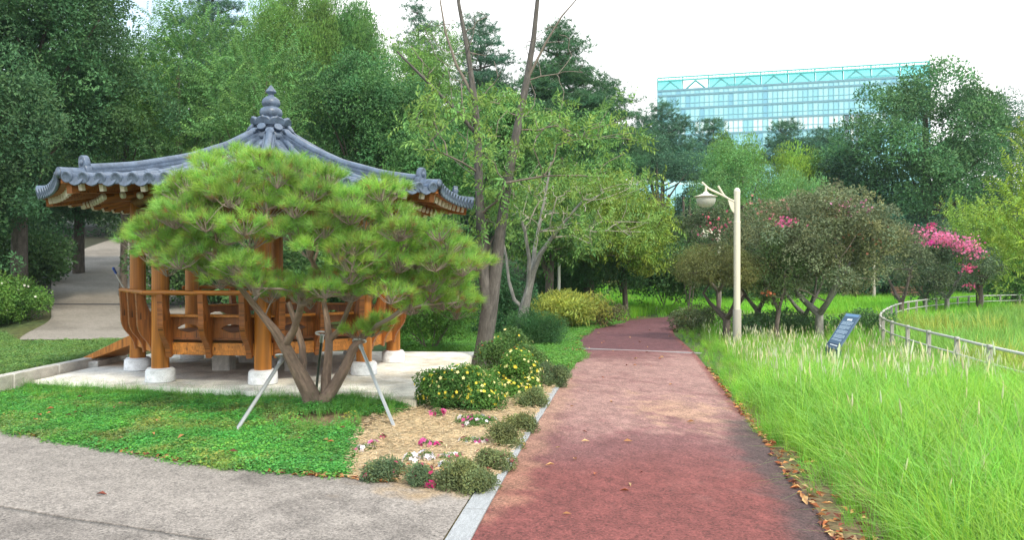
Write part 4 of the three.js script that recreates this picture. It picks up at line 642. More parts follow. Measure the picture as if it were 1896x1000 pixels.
{
  const S = shrub;
  S('hedge_bush', 'low hedge with small white flowers left of the concrete hill path', 'hedge', 2, 560, 56, 36, 21, C.small, [0.095, 0.2, 0.035], 501, { n: 60, k: 0.27, s: 1.7, per: 12, deep: 1.5, flowers: 120, fs: 0.07, fc: [[0.8, 0.8, 0.72]] });
  S('hedge_bush', 'low hedge at the left edge before the dark wood', 'hedge', -110, 566, 80, 42, 19.5, C.small, [0.095, 0.2, 0.035], 502, { n: 60, k: 0.27, s: 1.7, per: 12, deep: 1.4, flowers: 60, fs: 0.07, fc: [[0.8, 0.8, 0.72]] });
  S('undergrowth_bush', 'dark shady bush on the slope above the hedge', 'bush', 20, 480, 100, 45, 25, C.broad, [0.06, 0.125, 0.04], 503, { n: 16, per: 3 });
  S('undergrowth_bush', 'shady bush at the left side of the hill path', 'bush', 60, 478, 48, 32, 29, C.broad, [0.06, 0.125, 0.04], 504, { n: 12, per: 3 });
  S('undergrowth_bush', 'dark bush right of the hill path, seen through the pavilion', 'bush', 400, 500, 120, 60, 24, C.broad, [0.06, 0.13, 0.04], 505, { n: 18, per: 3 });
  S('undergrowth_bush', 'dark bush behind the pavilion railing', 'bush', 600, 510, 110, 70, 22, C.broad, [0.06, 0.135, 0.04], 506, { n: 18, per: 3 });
  S('sapling_bush', 'bright green sapling right of the pavilion railing', 'bush', 800, 590, 65, 45, 15.6, C.fine, [0.1, 0.21, 0.04], 507, { n: 16, s: 0.7, per: 4, k: 0.4 });
  S('sapling_bush', 'green bushes behind the right corner of the slab', 'bush', 800, 500, 90, 60, 18.5, C.fine, [0.06, 0.15, 0.04], 508, { n: 18, per: 4 });
  S('undergrowth_bush', 'green bush between the two slender trunks', 'bush', 930, 570, 45, 55, 19.5, C.fine, [0.05, 0.14, 0.05], 509, { n: 16, per: 4, s: 0.9 });
  S('grass_shrub', 'feathery blue green shrub at the foot of the pale tree', 'shrub', 1000, 610, 40, 26, 16.6, C.upright, [0.065, 0.16, 0.055], 510, { n: 18, s: 0.42, per: 7, k: 0.4 });
  S('dwarf_bamboo', 'clump of yellow-edged dwarf bamboo left of the far path', 'bamboo', 1045, 572, 68, 24, 21.5, C.sasa, [0.3, 0.33, 0.07], 511, { n: 24, s: 0.7, per: 6, k: 0.36 });
  S('undergrowth_bush', 'brownish twiggy bush at the right end of the dwarf bamboo', 'bush', 1115, 578, 32, 17, 22, C.small, [0.14, 0.14, 0.06], 512, { n: 10, s: 1.5, per: 9 });
  S('undergrowth_bush', 'dark green bush beyond the far tall grass', 'bush', 1230, 505, 90, 42, 31, C.broad, [0.065, 0.14, 0.045], 513, { n: 20, per: 3 });
  S('undergrowth_bush', 'bush with pale leaf tips beside the round brownish maple', 'bush', 1275, 490, 35, 25, 28, C.fine, [0.16, 0.2, 0.06], 514, { n: 12, per: 3 });
  S('undergrowth_bush', 'dark bush on the slope below the bare trunks', 'bush', 1250, 450, 70, 30, 46, C.broad, [0.06, 0.125, 0.045], 515, { n: 16, per: 2, s: 1.4 });
  S('undergrowth_bush', 'green bush left of the path bend under the dark trunks', 'bush', 1060, 510, 90, 40, 27.5, C.fine, [0.055, 0.14, 0.045], 516, { n: 18, per: 3 });
  S('azalea_bush', 'low olive brown bush at the right side of the path bend', 'bush', 1290, 596, 55, 16, 20.8, C.small, [0.1, 0.13, 0.05], 517, { n: 18, s: 1.5, per: 10, k: 0.4 });
  S('azalea_bush', 'low dark green bush between the lamp post and the tilted sign', 'bush', 1450, 606, 90, 16, 18.8, C.small, [0.07, 0.13, 0.05], 518, { n: 26, s: 1.5, per: 10, k: 0.34 });
  S('azalea_bush', 'low dark green bush behind the tilted sign', 'bush', 1590, 596, 55, 18, 19.5, C.small, [0.07, 0.15, 0.05], 519, { n: 18, s: 1.5, per: 10, k: 0.36 });
  S('undergrowth_bush', 'dark bushes behind the third lamp post', 'bush', 1590, 530, 110, 28, 46, C.broad, [0.06, 0.13, 0.05], 520, { n: 22, per: 2, s: 1.4 });
  S('undergrowth_bush', 'dark bushes at the right edge under the far trees', 'bush', 1840, 520, 110, 26, 48, C.broad, [0.06, 0.13, 0.05], 521, { n: 22, per: 2, s: 1.4 });
  S('undergrowth_bush', 'dark bushes behind the two small maples', 'bush', 1400, 515, 110, 35, 40, C.broad, [0.065, 0.14, 0.05], 522, { n: 22, per: 2, s: 1.3 });
}

// ------------------------------------------------------------------ myrtles and maples by the lamp
function smallTree(name, label, category, trunkPx, yBase, d, crownC, geo, tint0, seed, o = {}) {
  const tint = tint0.map((v) => v * 1.35);
  const r = rng(seed), [cx, cy, hw, hh] = crownC, t = thing(name, label, category, [0, 0, 0], 0, o.group), b = P(trunkPx, yBase, d), c = P(cx, cy, d), R = V((hw / F) * d, (hh / F) * d, (hw / F) * d * 0.85);
  const pts = []; for (let i = 0; i < (o.tips ?? 60); i++) { const dd = rdir(r); if (dd.y < (o.floor ?? -0.35)) dd.y = Math.abs(dd.y) * 0.6; const s = 0.62 + 0.36 * r(); pts.push(V(c.x + dd.x * R.x * s, c.y + dd.y * R.y * s, c.z + dd.z * R.z * s)); }
  const y0 = H(b.x, b.z) - 0.05, rad = o.rad ?? 0.08, fork = P(trunkPx, o.forkY ?? lerp(yBase, cy, 0.35), d), stems = [{ pts: [V(b.x, y0, b.z), V(lerp(b.x, fork.x, 0.5) + (o.bendX ?? 0), lerp(y0, fork.y, 0.5), b.z), fork], rad: [rad * 1.25, rad, rad * 0.9] }];
  (o.arms ?? [-1, 1, 0.2]).forEach((a, i) => stems.push({ pts: [fork, fork.clone().add(V(a * R.x * 0.12, R.y * 0.25, (i - 1) * R.z * 0.25)), fork.clone().add(V(a * R.x * 0.28, R.y * 0.6, (i - 1) * R.z * 0.45)), fork.clone().add(V(a * R.x * 0.42, R.y * 1.0, (i - 1) * R.z * 0.5))], rad: [rad * 0.8, rad * 0.65, rad * 0.5, rad * 0.35], join: 1 }));
  const sk = skeleton(stems, pts, r, { pull: 0.12, up: 1.2, tip: 0.006, step: 0.25, wobble: 0.35, max: rad * 0.5, clear: fork.y - y0, split: 0.025 });
  part('trunk', mergeGeometries(sk.thick), o.bark ?? MT.bark, t); if (sk.thin.length) part('branches', mergeGeometries(sk.thin), MT.twig, t, { kind: 'stuff' });
  const list = [], ls = pts.map((p) => ({ c: p, r: V(1, 0.7, 1).multiplyScalar(R.x * (o.lobe ?? 0.2) * (0.8 + 0.5 * r())) })), sc = o.s ?? 1; fillLobes(list, ls, (o.per ?? 9) / (sc * sc), r, tint, sc);
  crown(t, geo, MT.leaf, list);
  for (const f of o.blossom ?? []) { const fl = [], fc = P(f.x, f.y, d + (f.d ?? -0.3)); for (let i = 0; i < f.n; i++) { const p = V(fc.x + (r() + r() - 1) * (f.w / F) * d, fc.y + (r() + r() - 1) * (f.h / F) * d, fc.z + (r() + r() - 1) * (f.dz ?? 0.5)); p.y += (f.slope ?? 0) * (p.x - fc.x); fl.push({ m: M(p, rdir(r), r() * 6, (f.s ?? 0.1) * (0.6 + 0.8 * r())), c: vary(f.c, r, 0.25, 0.1) }); } inst('blossoms', FLOWER, MT.petal, fl, t, { kind: 'stuff' }); }
  return t;
}
{
  const brown = [0.16, 0.19, 0.095], olive = [0.14, 0.155, 0.05], pink = [0.7, 0.14, 0.32], pale = [0.6, 0.25, 0.38];
  smallTree('crape_myrtle', 'large brownish crape myrtle with pink specks behind the tilted sign', 'crape myrtle', 1516, 632, 17.6, [1520, 460, 138, 96], C.small, brown, 601, { tips: 105, s: 1.5, per: 5, bark: MT.barkPale, rad: 0.1, forkY: 582, floor: -0.8,
    blossom: [{ x: 1570, y: 385, w: 50, h: 22, n: 90, c: pale, s: 0.07, d: -0.6 }, { x: 1455, y: 412, w: 30, h: 14, n: 50, c: pink.map((v) => v * 0.9), s: 0.07, d: -1.0 }, { x: 1420, y: 385, w: 45, h: 25, n: 30, c: [0.6, 0.3, 0.25], s: 0.06, d: -0.7 }, { x: 1600, y: 440, w: 60, h: 30, n: 30, c: [0.5, 0.22, 0.15], s: 0.06, d: -1.0 }] });
  smallTree('crape_myrtle', 'crape myrtle trunk standing behind the large brownish one', 'crape myrtle', 1489, 612, 21, [1440, 440, 85, 70], C.small, brown, 602, { floor: -0.75, tips: 50, s: 1.6, per: 5, bark: MT.barkGrey, rad: 0.08, forkY: 585 });
  smallTree('crape_myrtle', 'brownish crape myrtle between the third lamp post and the pink one', 'crape myrtle', 1668, 590, 25, [1672, 475, 46, 62], C.small, [0.115, 0.15, 0.075], 603, { floor: -0.75, tips: 50, s: 1.8, per: 5, rad: 0.08, forkY: 560 });
  smallTree('crape_myrtle', 'crape myrtle with a crown of bright pink blossom at right', 'crape myrtle', 1752, 580, 29, [1755, 492, 88, 70], C.small, [0.095, 0.15, 0.075], 604, { floor: -0.75, tips: 70, s: 2, per: 4.5, rad: 0.09, forkY: 552, bark: MT.barkPale,
    blossom: [{ x: 1745, y: 442, w: 62, h: 16, n: 520, c: [0.8, 0.24, 0.43], s: 0.095, d: -1.3, slope: -0.25, dz: 1.0 }, { x: 1790, y: 460, w: 30, h: 18, n: 200, c: [0.8, 0.24, 0.43], s: 0.095, d: -1.5, dz: 0.8, slope: -0.3 }, { x: 1790, y: 497, w: 14, h: 10, n: 45, c: [0.72, 0.12, 0.26], s: 0.09, d: -1.8 }, { x: 1797, y: 530, w: 9, h: 7, n: 22, c: [0.72, 0.12, 0.28], s: 0.09, d: -1.6 }, { x: 1710, y: 450, w: 16, h: 6, n: 60, c: [0.78, 0.07, 0.38], s: 0.1, d: -1.6 }, { x: 1722, y: 420, w: 10, h: 10, n: 26, c: [0.65, 0.08, 0.25], s: 0.12, d: -0.8 }] });
  smallTree('crape_myrtle', 'dull crape myrtle leaning left of the pink one', 'crape myrtle', 1712, 578, 30, [1700, 500, 55, 50], C.small, [0.1, 0.145, 0.07], 605, { floor: -0.75, tips: 40, s: 2, per: 4.5, rad: 0.08, forkY: 550 });
  smallTree('crape_myrtle', 'crape myrtle with sparse pink flowers behind the lamp post', 'crape myrtle', 1330, 580, 26, [1320, 430, 65, 50], C.small, [0.11, 0.16, 0.075], 606, { floor: -0.75, tips: 45, s: 1.8, per: 5, rad: 0.08, forkY: 540, blossom: [{ x: 1320, y: 415, w: 55, h: 30, n: 60, c: [0.6, 0.12, 0.2], s: 0.09, d: -1.0 }] });
  smallTree('small_maple', 'round brownish olive maple beside the lamp post', 'maple tree', 1345, 636, 17.5, [1330, 513, 82, 46], C.maple, olive, 607, { tips: 60, s: 0.9, per: 8, rad: 0.09, forkY: 590, floor: -0.2, bark: MT.bark });
  smallTree('small_maple', 'small olive maple half hidden behind the lamp post', 'maple tree', 1403, 615, 19.8, [1385, 515, 55, 42], C.maple, [0.13, 0.155, 0.05], 608, { tips: 40, s: 1, per: 8, rad: 0.08, forkY: 575, floor: -0.2 });
  smallTree('small_maple', 'dark green leaning maple right of the lamp post', 'maple tree', 1441, 636, 17, [1436, 512, 46, 72], C.maple, [0.09, 0.15, 0.045], 609, { tips: 50, s: 0.9, per: 8, rad: 0.05, forkY: 575, floor: -0.6, bendX: -0.05, blossom: [{ x: 1420, y: 543, w: 12, h: 6, n: 26, c: [0.5, 0.13, 0.05], s: 0.05, d: -0.5 }] });
}

// ------------------------------------------------------------------ flower bed planting
{
  const S = shrub, ye = [[0.9, 0.74, 0.08], [0.92, 0.87, 0.4]];
  S('flowering_bush', 'largest yellow-flowered bush beside the slab corner', 'flowering bush', 862, 728, 70, 38, 8.95, C.small, [0.06, 0.15, 0.03], 701, { n: 30, k: 0.34, s: 0.7, per: 32, flowers: 480, fs: 0.048, fc: ye, ground: 0, deep: 0.55 });
  S('flowering_bush', 'yellow-flowered bush nearer the red path', 'flowering bush', 956, 702, 54, 36, 9.95, C.small, [0.075, 0.17, 0.03], 702, { n: 20, k: 0.36, s: 0.7, per: 30, flowers: 320, fs: 0.05, fc: ye, ground: 0 });
  S('flowering_bush', 'bush with reddish leaves at the foot of the forked trunk', 'flowering bush', 952, 660, 48, 32, 11.8, C.small, [0.08, 0.16, 0.04], 703, { n: 18, k: 0.36, s: 0.8, per: 26, flowers: 60, fs: 0.05, fc: [...ye, [0.45, 0.12, 0.05]], ground: 0 });
  const ol = [0.13, 0.17, 0.07];
  [['round olive bush at the near corner of the flower bed', 862, 888, 52, 24, 0], ['low olive bush with pink dots beside the near round bush', 788, 887, 26, 16, 1], ['small olive bush at the left end of the bed by the plaza', 711, 876, 28, 17, 2], ['olive bush with red flowers beside the kerb', 917, 852, 28, 24, 1], ['olive bush beside the kerb, next behind the red-flowered one', 942, 815, 32, 18, 0], ['olive bush beside the kerb, below the yellow bushes', 968, 785, 30, 18, 0], ['small dark olive bush right of the yellow bushes', 988, 742, 24, 18, 0], ['olive bush nearest the far end of the kerb', 1024, 702, 20, 20, 0]]
    .forEach(([label, x, y, hw, hh, f], i) => { const d = (F * 1.7) / (y + hh * 0.8 - CY); S('olive_bush', label, 'bush', x, y, hw, hh, d, C.small, vary(ol, rng(i + 5), 0.15).toArray(), 710 + i, { n: 11, k: 0.4, s: 0.46, per: 46, ground: 0, deep: 0.8, flowers: f ? 14 : 0, fs: 0.045, fc: [[0.5, 0.03, 0.14]], stem: 0.4 }); });
  const pk = [0.75, 0.12, 0.4], wh = [0.85, 0.78, 0.85], mg = [0.6, 0.02, 0.2];
  [['pink and white vinca left in the bed near the pole foot', 682, 829, 18, 9, [pk, wh]], ['small magenta vinca right of the pole foot', 708, 812, 6, 5, [mg]], ['magenta vinca close to the slab corner', 808, 768, 14, 7, [mg, pk]], ['wide row of pale pink vinca below the yellow bushes', 872, 783, 42, 9, [pk, wh, wh]], ['magenta and white vinca in the middle of the bed', 797, 823, 17, 10, [mg, pk, wh]], ['white vinca in front of the middle of the bed', 775, 848, 20, 12, [wh]], ['deep pink vinca behind the near round bush', 834, 846, 17, 10, [mg, pk, wh]], ['white vinca touching the near round bush', 820, 866, 13, 10, [wh]], ['sparse pale vinca beside the kerb bushes', 880, 818, 20, 8, [wh, pk]], ['small magenta vinca in the dead leaves by the plaza', 797, 900, 6, 5, [mg]]]
    .forEach(([label, x, y, hw, hh, fc], i) => { const d = (F * 1.7) / (y + hh - CY); S('vinca', label, 'flower', x, y + 2, hw, hh * 0.8, d, C.small, [0.08, 0.17, 0.04], 740 + i, { n: Math.max(4, Math.round(hw / 4)), k: 0.4, s: 0.3, per: 30, ground: 0.02, deep: 0.6, flowers: Math.round(7 + hw * 0.8), fs: 0.06, fc, stem: 0.25 }); });
}

// ------------------------------------------------------------------ street lamps
function lamp(label, px, d, turn) {
  const x = ((px - CX) / F) * d, t = thing('street_lamp', label, 'street lamp', [x, H(x, -d) - 0.02, -d], turn, 'cream street lamps along the park'), cream = mat([0.72, 0.68, 0.55], 0.45), greyB = mat([0.42, 0.39, 0.34], 0.7);
  part('base', lathe([[0, 0], [0.1, 0], [0.1, 0.02], [0.092, 0.05], [0.092, 0.84], [0, 0.84]], 18), greyB, t);
  part('pole', lathe([[0, 0.8], [0.072, 0.8], [0.072, 2.75], [0.076, 2.76], [0.076, 2.79], [0.066, 2.8], [0.066, 3.42], [0.072, 3.43], [0.072, 3.46], [0.06, 3.5], [0.035, 3.53], [0, 3.54]], 20), cream, t);
  part('arm', tube(spline([V(-0.03, 3.22, 0), V(-0.2, 3.3, 0), V(-0.42, 3.42, 0), V(-0.62, 3.52, 0), V(-0.78, 3.66, 0)], 14), Array(15).fill(0.022), 8), cream, t);
  part('upper_arm', tube(spline([V(-0.2, 3.3, 0), V(-0.28, 3.36, 0), V(-0.36, 3.48, 0), V(-0.42, 3.58, 0)], 8), Array(9).fill(0.022), 8), cream, t);
  const s = new THREE.Shape(); s.moveTo(-0.04, 2.95); s.quadraticCurveTo(-0.15, 3.02, -0.2, 3.28); s.lineTo(-0.04, 3.2); s.closePath(); const pl = ng(new THREE.ExtrudeGeometry(s, { depth: 0.02, bevelEnabled: false })); pl.translate(0, 0, -0.01); part('bracket_plate', pl, cream, t);
  part('hanger', tube([V(-0.69, 3.58, 0), V(-0.69, 3.44, 0)], [0.02, 0.03], 10), cream, t);
  part('shade', lathe([[0.02, 3.46], [0.05, 3.44], [0.07, 3.41], [0.16, 3.37], [0.25, 3.345], [0.25, 3.33], [0.16, 3.345], [0, 3.36]], 24).translate(-0.69, 0, 0), cream, t);
  part('globe', lathe([[0.2, 3.335], [0.212, 3.27], [0.19, 3.19], [0.14, 3.13], [0.07, 3.105], [0, 3.1]], 24).translate(-0.69, 0, 0), new THREE.MeshPhysicalMaterial({ color: lin(0.8, 0.8, 0.74), roughness: 0.6, transmission: 0.5, thickness: 0, side: THREE.DoubleSide }), t);
  return t;
}
lamp('nearest cream street lamp with globe, standing in the grass beside the red path', 1364, 16.4, 0);
lamp('second street lamp, half hidden behind the round maple', 1331, 33, -0.1);
lamp('third street lamp, its pole seen through the large myrtle', 1617, 42, 1.5);
{ const p = P(1035, 519, 25), t = thing('white_post', 'short white post standing among the bushes beyond the dwarf bamboo', 'post', [p.x, p.y - 0.1, p.z]); part('shaft', lathe([[0, -0.5], [0.05, -0.5], [0.05, 0.66], [0.03, 0.69], [0, 0.69]], 10), mat([0.75, 0.75, 0.7], 0.6), t); }

// ------------------------------------------------------------------ tilted sign in the grass
{
  const d = 13.6, t = thing('information_sign', 'tilted blue-grey information board on a short post in the tall grass', 'sign', [0, 0, 0]);
  const bl = P(1527, 641, d), tl = P(1566, 580, d + 0.15), br = P(1550, 648, d - 0.28), tr = P(1592, 583, d - 0.05);
  const cv = document.createElement('canvas'); cv.width = 256; cv.height = 640; const x = cv.getContext('2d'); x.fillStyle = '#3d566e'; x.fillRect(0, 0, 256, 640); const r = rng(801);
  x.fillStyle = '#5f84a8'; x.fillRect(0, 0, 256, 46); x.fillStyle = '#e8eef5'; for (let i = 0; i < 4; i++) x.fillRect(88 + i * 24, 92, 19, 34);
  let y = 150; for (let k = 0; k < 22; k++) { if (k % 5 === 4) { y += 14; continue; } x.fillStyle = '#a9bccd'; let px = 26; const end = k % 5 === 3 ? 150 + r() * 60 : 226; while (px < end) { const w = 5 + r() * 12; x.fillRect(px, y, w, 9); px += w + 4; } y += 17; }
  x.fillStyle = '#20354c'; x.fillRect(0, 560, 256, 60); x.fillStyle = '#e0e8f0'; let qx = 60; while (qx < 200) { const w = 8 + r() * 14; x.fillRect(qx, 582, w, 16); qx += w + 5; }
  const ct = new THREE.CanvasTexture(cv); ct.colorSpace = THREE.SRGBColorSPACE ?? THREE.SRGBColorSpace;
  const n = br.clone().sub(bl).cross(tl.clone().sub(bl)).normalize(); if (n.y < 0) n.negate();
  const th = 0.035, low = (p) => p.clone().addScaledVector(n, -th), quad = (a, b, c, e, uv) => { const pos = [a, b, c, a, c, e].flatMap((p) => p.toArray()); return geoFrom(pos, uv ?? [0, 0, 1, 0, 1, 1, 0, 0, 1, 1, 0, 1]); };
  part('board', [quad(low(bl), low(tl), low(tr), low(br)), quad(bl, low(bl), low(br), br), quad(tl, tr, low(tr), low(tl)), quad(br, low(br), low(tr), tr), quad(bl, tl, low(tl), low(bl)), quad(bl, br, tr, tl)], mat([0.1, 0.16, 0.25], 0.45), t);
  const up = (p) => p.clone().addScaledVector(n, 0.003), mix4 = (u, v) => up(bl.clone().lerp(br, u).lerp(tl.clone().lerp(tr, u), v));
  part('printed_face', quad(mix4(0.03, 0.01), mix4(0.97, 0.01), mix4(0.97, 0.99), mix4(0.03, 0.99)), new THREE.MeshStandardMaterial({ map: ct, roughness: 0.4 }), t);
  const gb = V(bl.x, -0.05, bl.z), gr = V(br.x, -0.05, br.z), off = V(0.06, 0, 0.02);
  part('post', [quad(gb, gr, br.clone(), bl.clone()), quad(gb.clone().add(off), bl.clone().add(off), br.clone().add(off), gr.clone().add(off)), quad(gb, bl, bl.clone().add(off), gb.clone().add(off)), quad(gr, gr.clone().add(off), br.clone().add(off), br)], mat([0.05, 0.085, 0.12], 0.5), t);
}

// ------------------------------------------------------------------ curved rail fence
const fenceLine = [[2100, 690], [1990, 672], [1896, 653], [1826, 638], [1760, 622], [1711, 611], [1676, 602], [1648, 594], [1631, 586], [1630, 579], [1640, 571], [1658, 563], [1680, 558], [1712, 554]].map(([x, y]) => { const [a, b] = G(x, y, 0.6); return V(a, 0, b); });
const farLine = [[1712, 554.5], [1760, 550], [1810, 547], [1896, 545], [2000, 544]].map(([x, y]) => { const [a, b] = G(x, y, 0.6); return V(a, 0, b); });
{
  const t = thing('rail_fence', 'low pale two-rail fence curving round the reed bed', 'fence', [0, 0, 0]), pm = mat([0.52, 0.5, 0.46], 0.8, { map: T.rough }), rm = mat([0.62, 0.62, 0.6], 0.4, { metalness: 0.3 });
  const cv = new THREE.CatmullRomCurve3([...fenceLine, ...farLine.slice(1)], false, 'centripetal'), n = 27, pts = cv.getSpacedPoints(n * 4);
  part('upper_rail', tube(pts.map((p) => V(p.x, 0.575, p.z)), pts.map(() => 0.024), 8), rm, t); part('lower_rail', tube(pts.map((p) => V(p.x, 0.33, p.z)), pts.map(() => 0.017), 8), rm, t);
  for (let i = 0; i < n; i++) { const p = pts[i * 4 + 1], q = pts[i * 4 + 2], a = Math.atan2(q.x - p.x, q.z - p.z); const g = rbox(0.068, 0.66, 0.068, 0.01, 0, 0.28, 0); g.rotateY(a); g.translate(p.x, 0, p.z); part('post', g, pm, t); }
}
{ const p = P(1684, 540, 37), t = thing('park_bench', 'brown wooden bench in the shade between the two right myrtles', 'bench', [p.x, H(p.x, p.z), p.z], 0.1), w = mat([0.16, 0.09, 0.06], 0.7); for (let i = 0; i < 4; i++) part('seat_slat', rbox(1.7, 0.035, 0.1, 0.008, 0, 0.44, -0.18 + i * 0.12), w, t); for (let i = 0; i < 3; i++) part('back_slat', rbox(1.7, 0.1, 0.03, 0.008, 0, 0.56 + i * 0.13, -0.26 - i * 0.02), w, t); for (const s of [-0.7, 0.7]) part('leg', [rbox(0.06, 0.44, 0.42, 0.01, s, 0.22, 0), rbox(0.06, 0.5, 0.05, 0.01, s, 0.64, -0.29)], mat([0.1, 0.1, 0.1], 0.6), t); }

// ------------------------------------------------------------------ glass office building
{
  const dl = 212, dr = 195, a = P(1217, 500, dl), b = P(1720, 500, dr), L = Math.hypot(b.x - a.x, b.z - a.z), turn = Math.atan2(-(b.z - a.z), b.x - a.x);
  const t = thing('office_building', 'long pale cyan glass office building with rooftop truss frame above the trees', 'building', [a.x, 0, a.z], turn);
  const topY = EYE + (355 / F) * dl, fl = 3.8, truss = 3.7, band = 1.5, roof = topY - truss, depth = 22, nCol = 54, cw = L / nCol;
  part('core', box(L - 0.6, roof - 0.5, depth, L / 2, (roof - 0.5) / 2, -depth / 2 - 0.35), mat([0.35, 0.42, 0.45], 0.8), t);
  const glass = [[0.32, 0.66, 0.74], [0.27, 0.6, 0.7], [0.38, 0.72, 0.78], [0.2, 0.48, 0.62], [0.66, 0.82, 0.84]].map((c) => mat(c, 0.12, { metalness: 0.15 }));
  const pg = new THREE.BoxGeometry(cw - 0.12, fl - 0.34, 0.12), low = [], r = rng(901), fr = mat([0.2, 0.46, 0.54], 0.5), slabM = mat([0.16, 0.34, 0.42], 0.6);
  const nF = Math.floor((roof - band) / fl) + 1, topOf = (f) => (f ? roof - band - (f - 1) * fl : roof);
  for (let f = 0; f < nF; f++) { const h = f ? fl : band, y = topOf(f) - h / 2;
    for (let c = 0; c < nCol; c++) { const x = (c + 0.5) * cw; if (f >= 3 && c >= 38 && c < 41) continue; let g = f === 3 && r() < 0.55 ? 4 : r() < 0.1 ? 3 : Math.floor(r() * 3); if (f === 0 && r() < 0.3) g = 2; if (f < 6) { const o = part('window_pane', pg, glass[g], t); o.position.set(x, y, 0); o.scale.y = f ? 1 : (band - 0.34) / (fl - 0.34); } else { const q = ng(pg.clone()); q.translate(x, y, 0); low.push(q); } }
    part('floor_band', box(L, 0.5, 0.5, L / 2, topOf(f), 0), slabM, t); }
  part('lower_glazing', mergeGeometries(low), glass[0], t, { kind: 'stuff' });
  const mull = []; for (let c = 0; c <= nCol; c++) mull.push(box(0.2, roof, 0.3, c * cw, roof / 2, 0.05)); part('mullions', mergeGeometries(mull), fr, t, { kind: 'stuff' });
  const handles = []; for (let f = 1; f < 6; f++) handles.push(box(L, 0.08, 0.2, L / 2, topOf(f) - fl * 0.62, 0.1)); part('transoms', mergeGeometries(handles), fr, t, { kind: 'stuff' });
  const teal = mat([0.08, 0.52, 0.5], 0.5), bay = L / 10, tg = [];
  part('roof_rail', box(L, 0.3, 0.4, L / 2, roof + truss, 0), teal, t); part('upper_chord', box(L, 0.35, 0.5, L / 2, roof + truss - 0.9, 0), teal, t);
  for (let i = 0; i <= 70; i++) tg.push(box(0.12, 0.8, 0.12, (i * L) / 70, roof + truss - 0.45, 0)); part('balusters', mergeGeometries(tg), teal, t, { kind: 'stuff' });
  for (let i = 0; i < 10; i++) { for (const s of [-1, 1]) { const A = V((i + 0.5) * bay, roof + truss - 0.9, -1.5), Bp = V((i + 0.5 + s * 0.42) * bay, roof + 0.2, -1.5); part('truss_brace', tube([A, Bp], [0.25, 0.25], 6), teal, t); } part('truss_post', box(0.3, truss, 0.3, i * bay, roof + truss / 2, -0.8), teal, t); }
  part('truss_post', box(0.5, truss, 0.5, L, roof + truss / 2, -0.8), teal, t);
  const haze = new THREE.MeshPhysicalMaterial({ color: lin(0.42, 0.85, 0.86), roughness: 0.05, transmission: 0.8, thickness: 0 }); for (let i = 0; i < 10; i++) if (i !== 1) part('parapet_glass', box(bay - 0.4, truss - 1.1, 0.06, (i + 0.5) * bay, roof + (truss - 1.1) / 2 + 0.1, -0.3), haze, t);
  part('roof_plant', [box(7, 2.2, 4, L * 0.32, roof + 1.2, -8), box(12, 2.4, 5, L * 0.82, roof + 1.3, -9)], mat([0.2, 0.42, 0.44], 0.8), t);
  part('recess_column', [box(0.7, roof, 0.7, 39.6 * cw, roof / 2, -0.4)], mat([0.7, 0.75, 0.75], 0.6), t);
  // a second pale glass front seen low between the trunks
  const p = P(1250, 400, 120), t2 = thing('glass_pavilion', 'pale cyan glass front glimpsed between the bare trunks', 'building', [p.x, 0, p.z], 0.1); part('wall', box(12, 16, 6, 0, 8, -3.2), mat([0.55, 0.8, 0.8], 0.4), t2); for (let i = 0; i < 8; i++) for (let j = 0; j < 5; j++) { const o = part('window_pane', new THREE.BoxGeometry(1.35, 2.3, 0.1), glass[(i + j * 2) % 3], t2); o.position.set(-5.25 + i * 1.5, 4 + j * 2.6, 0); }
}

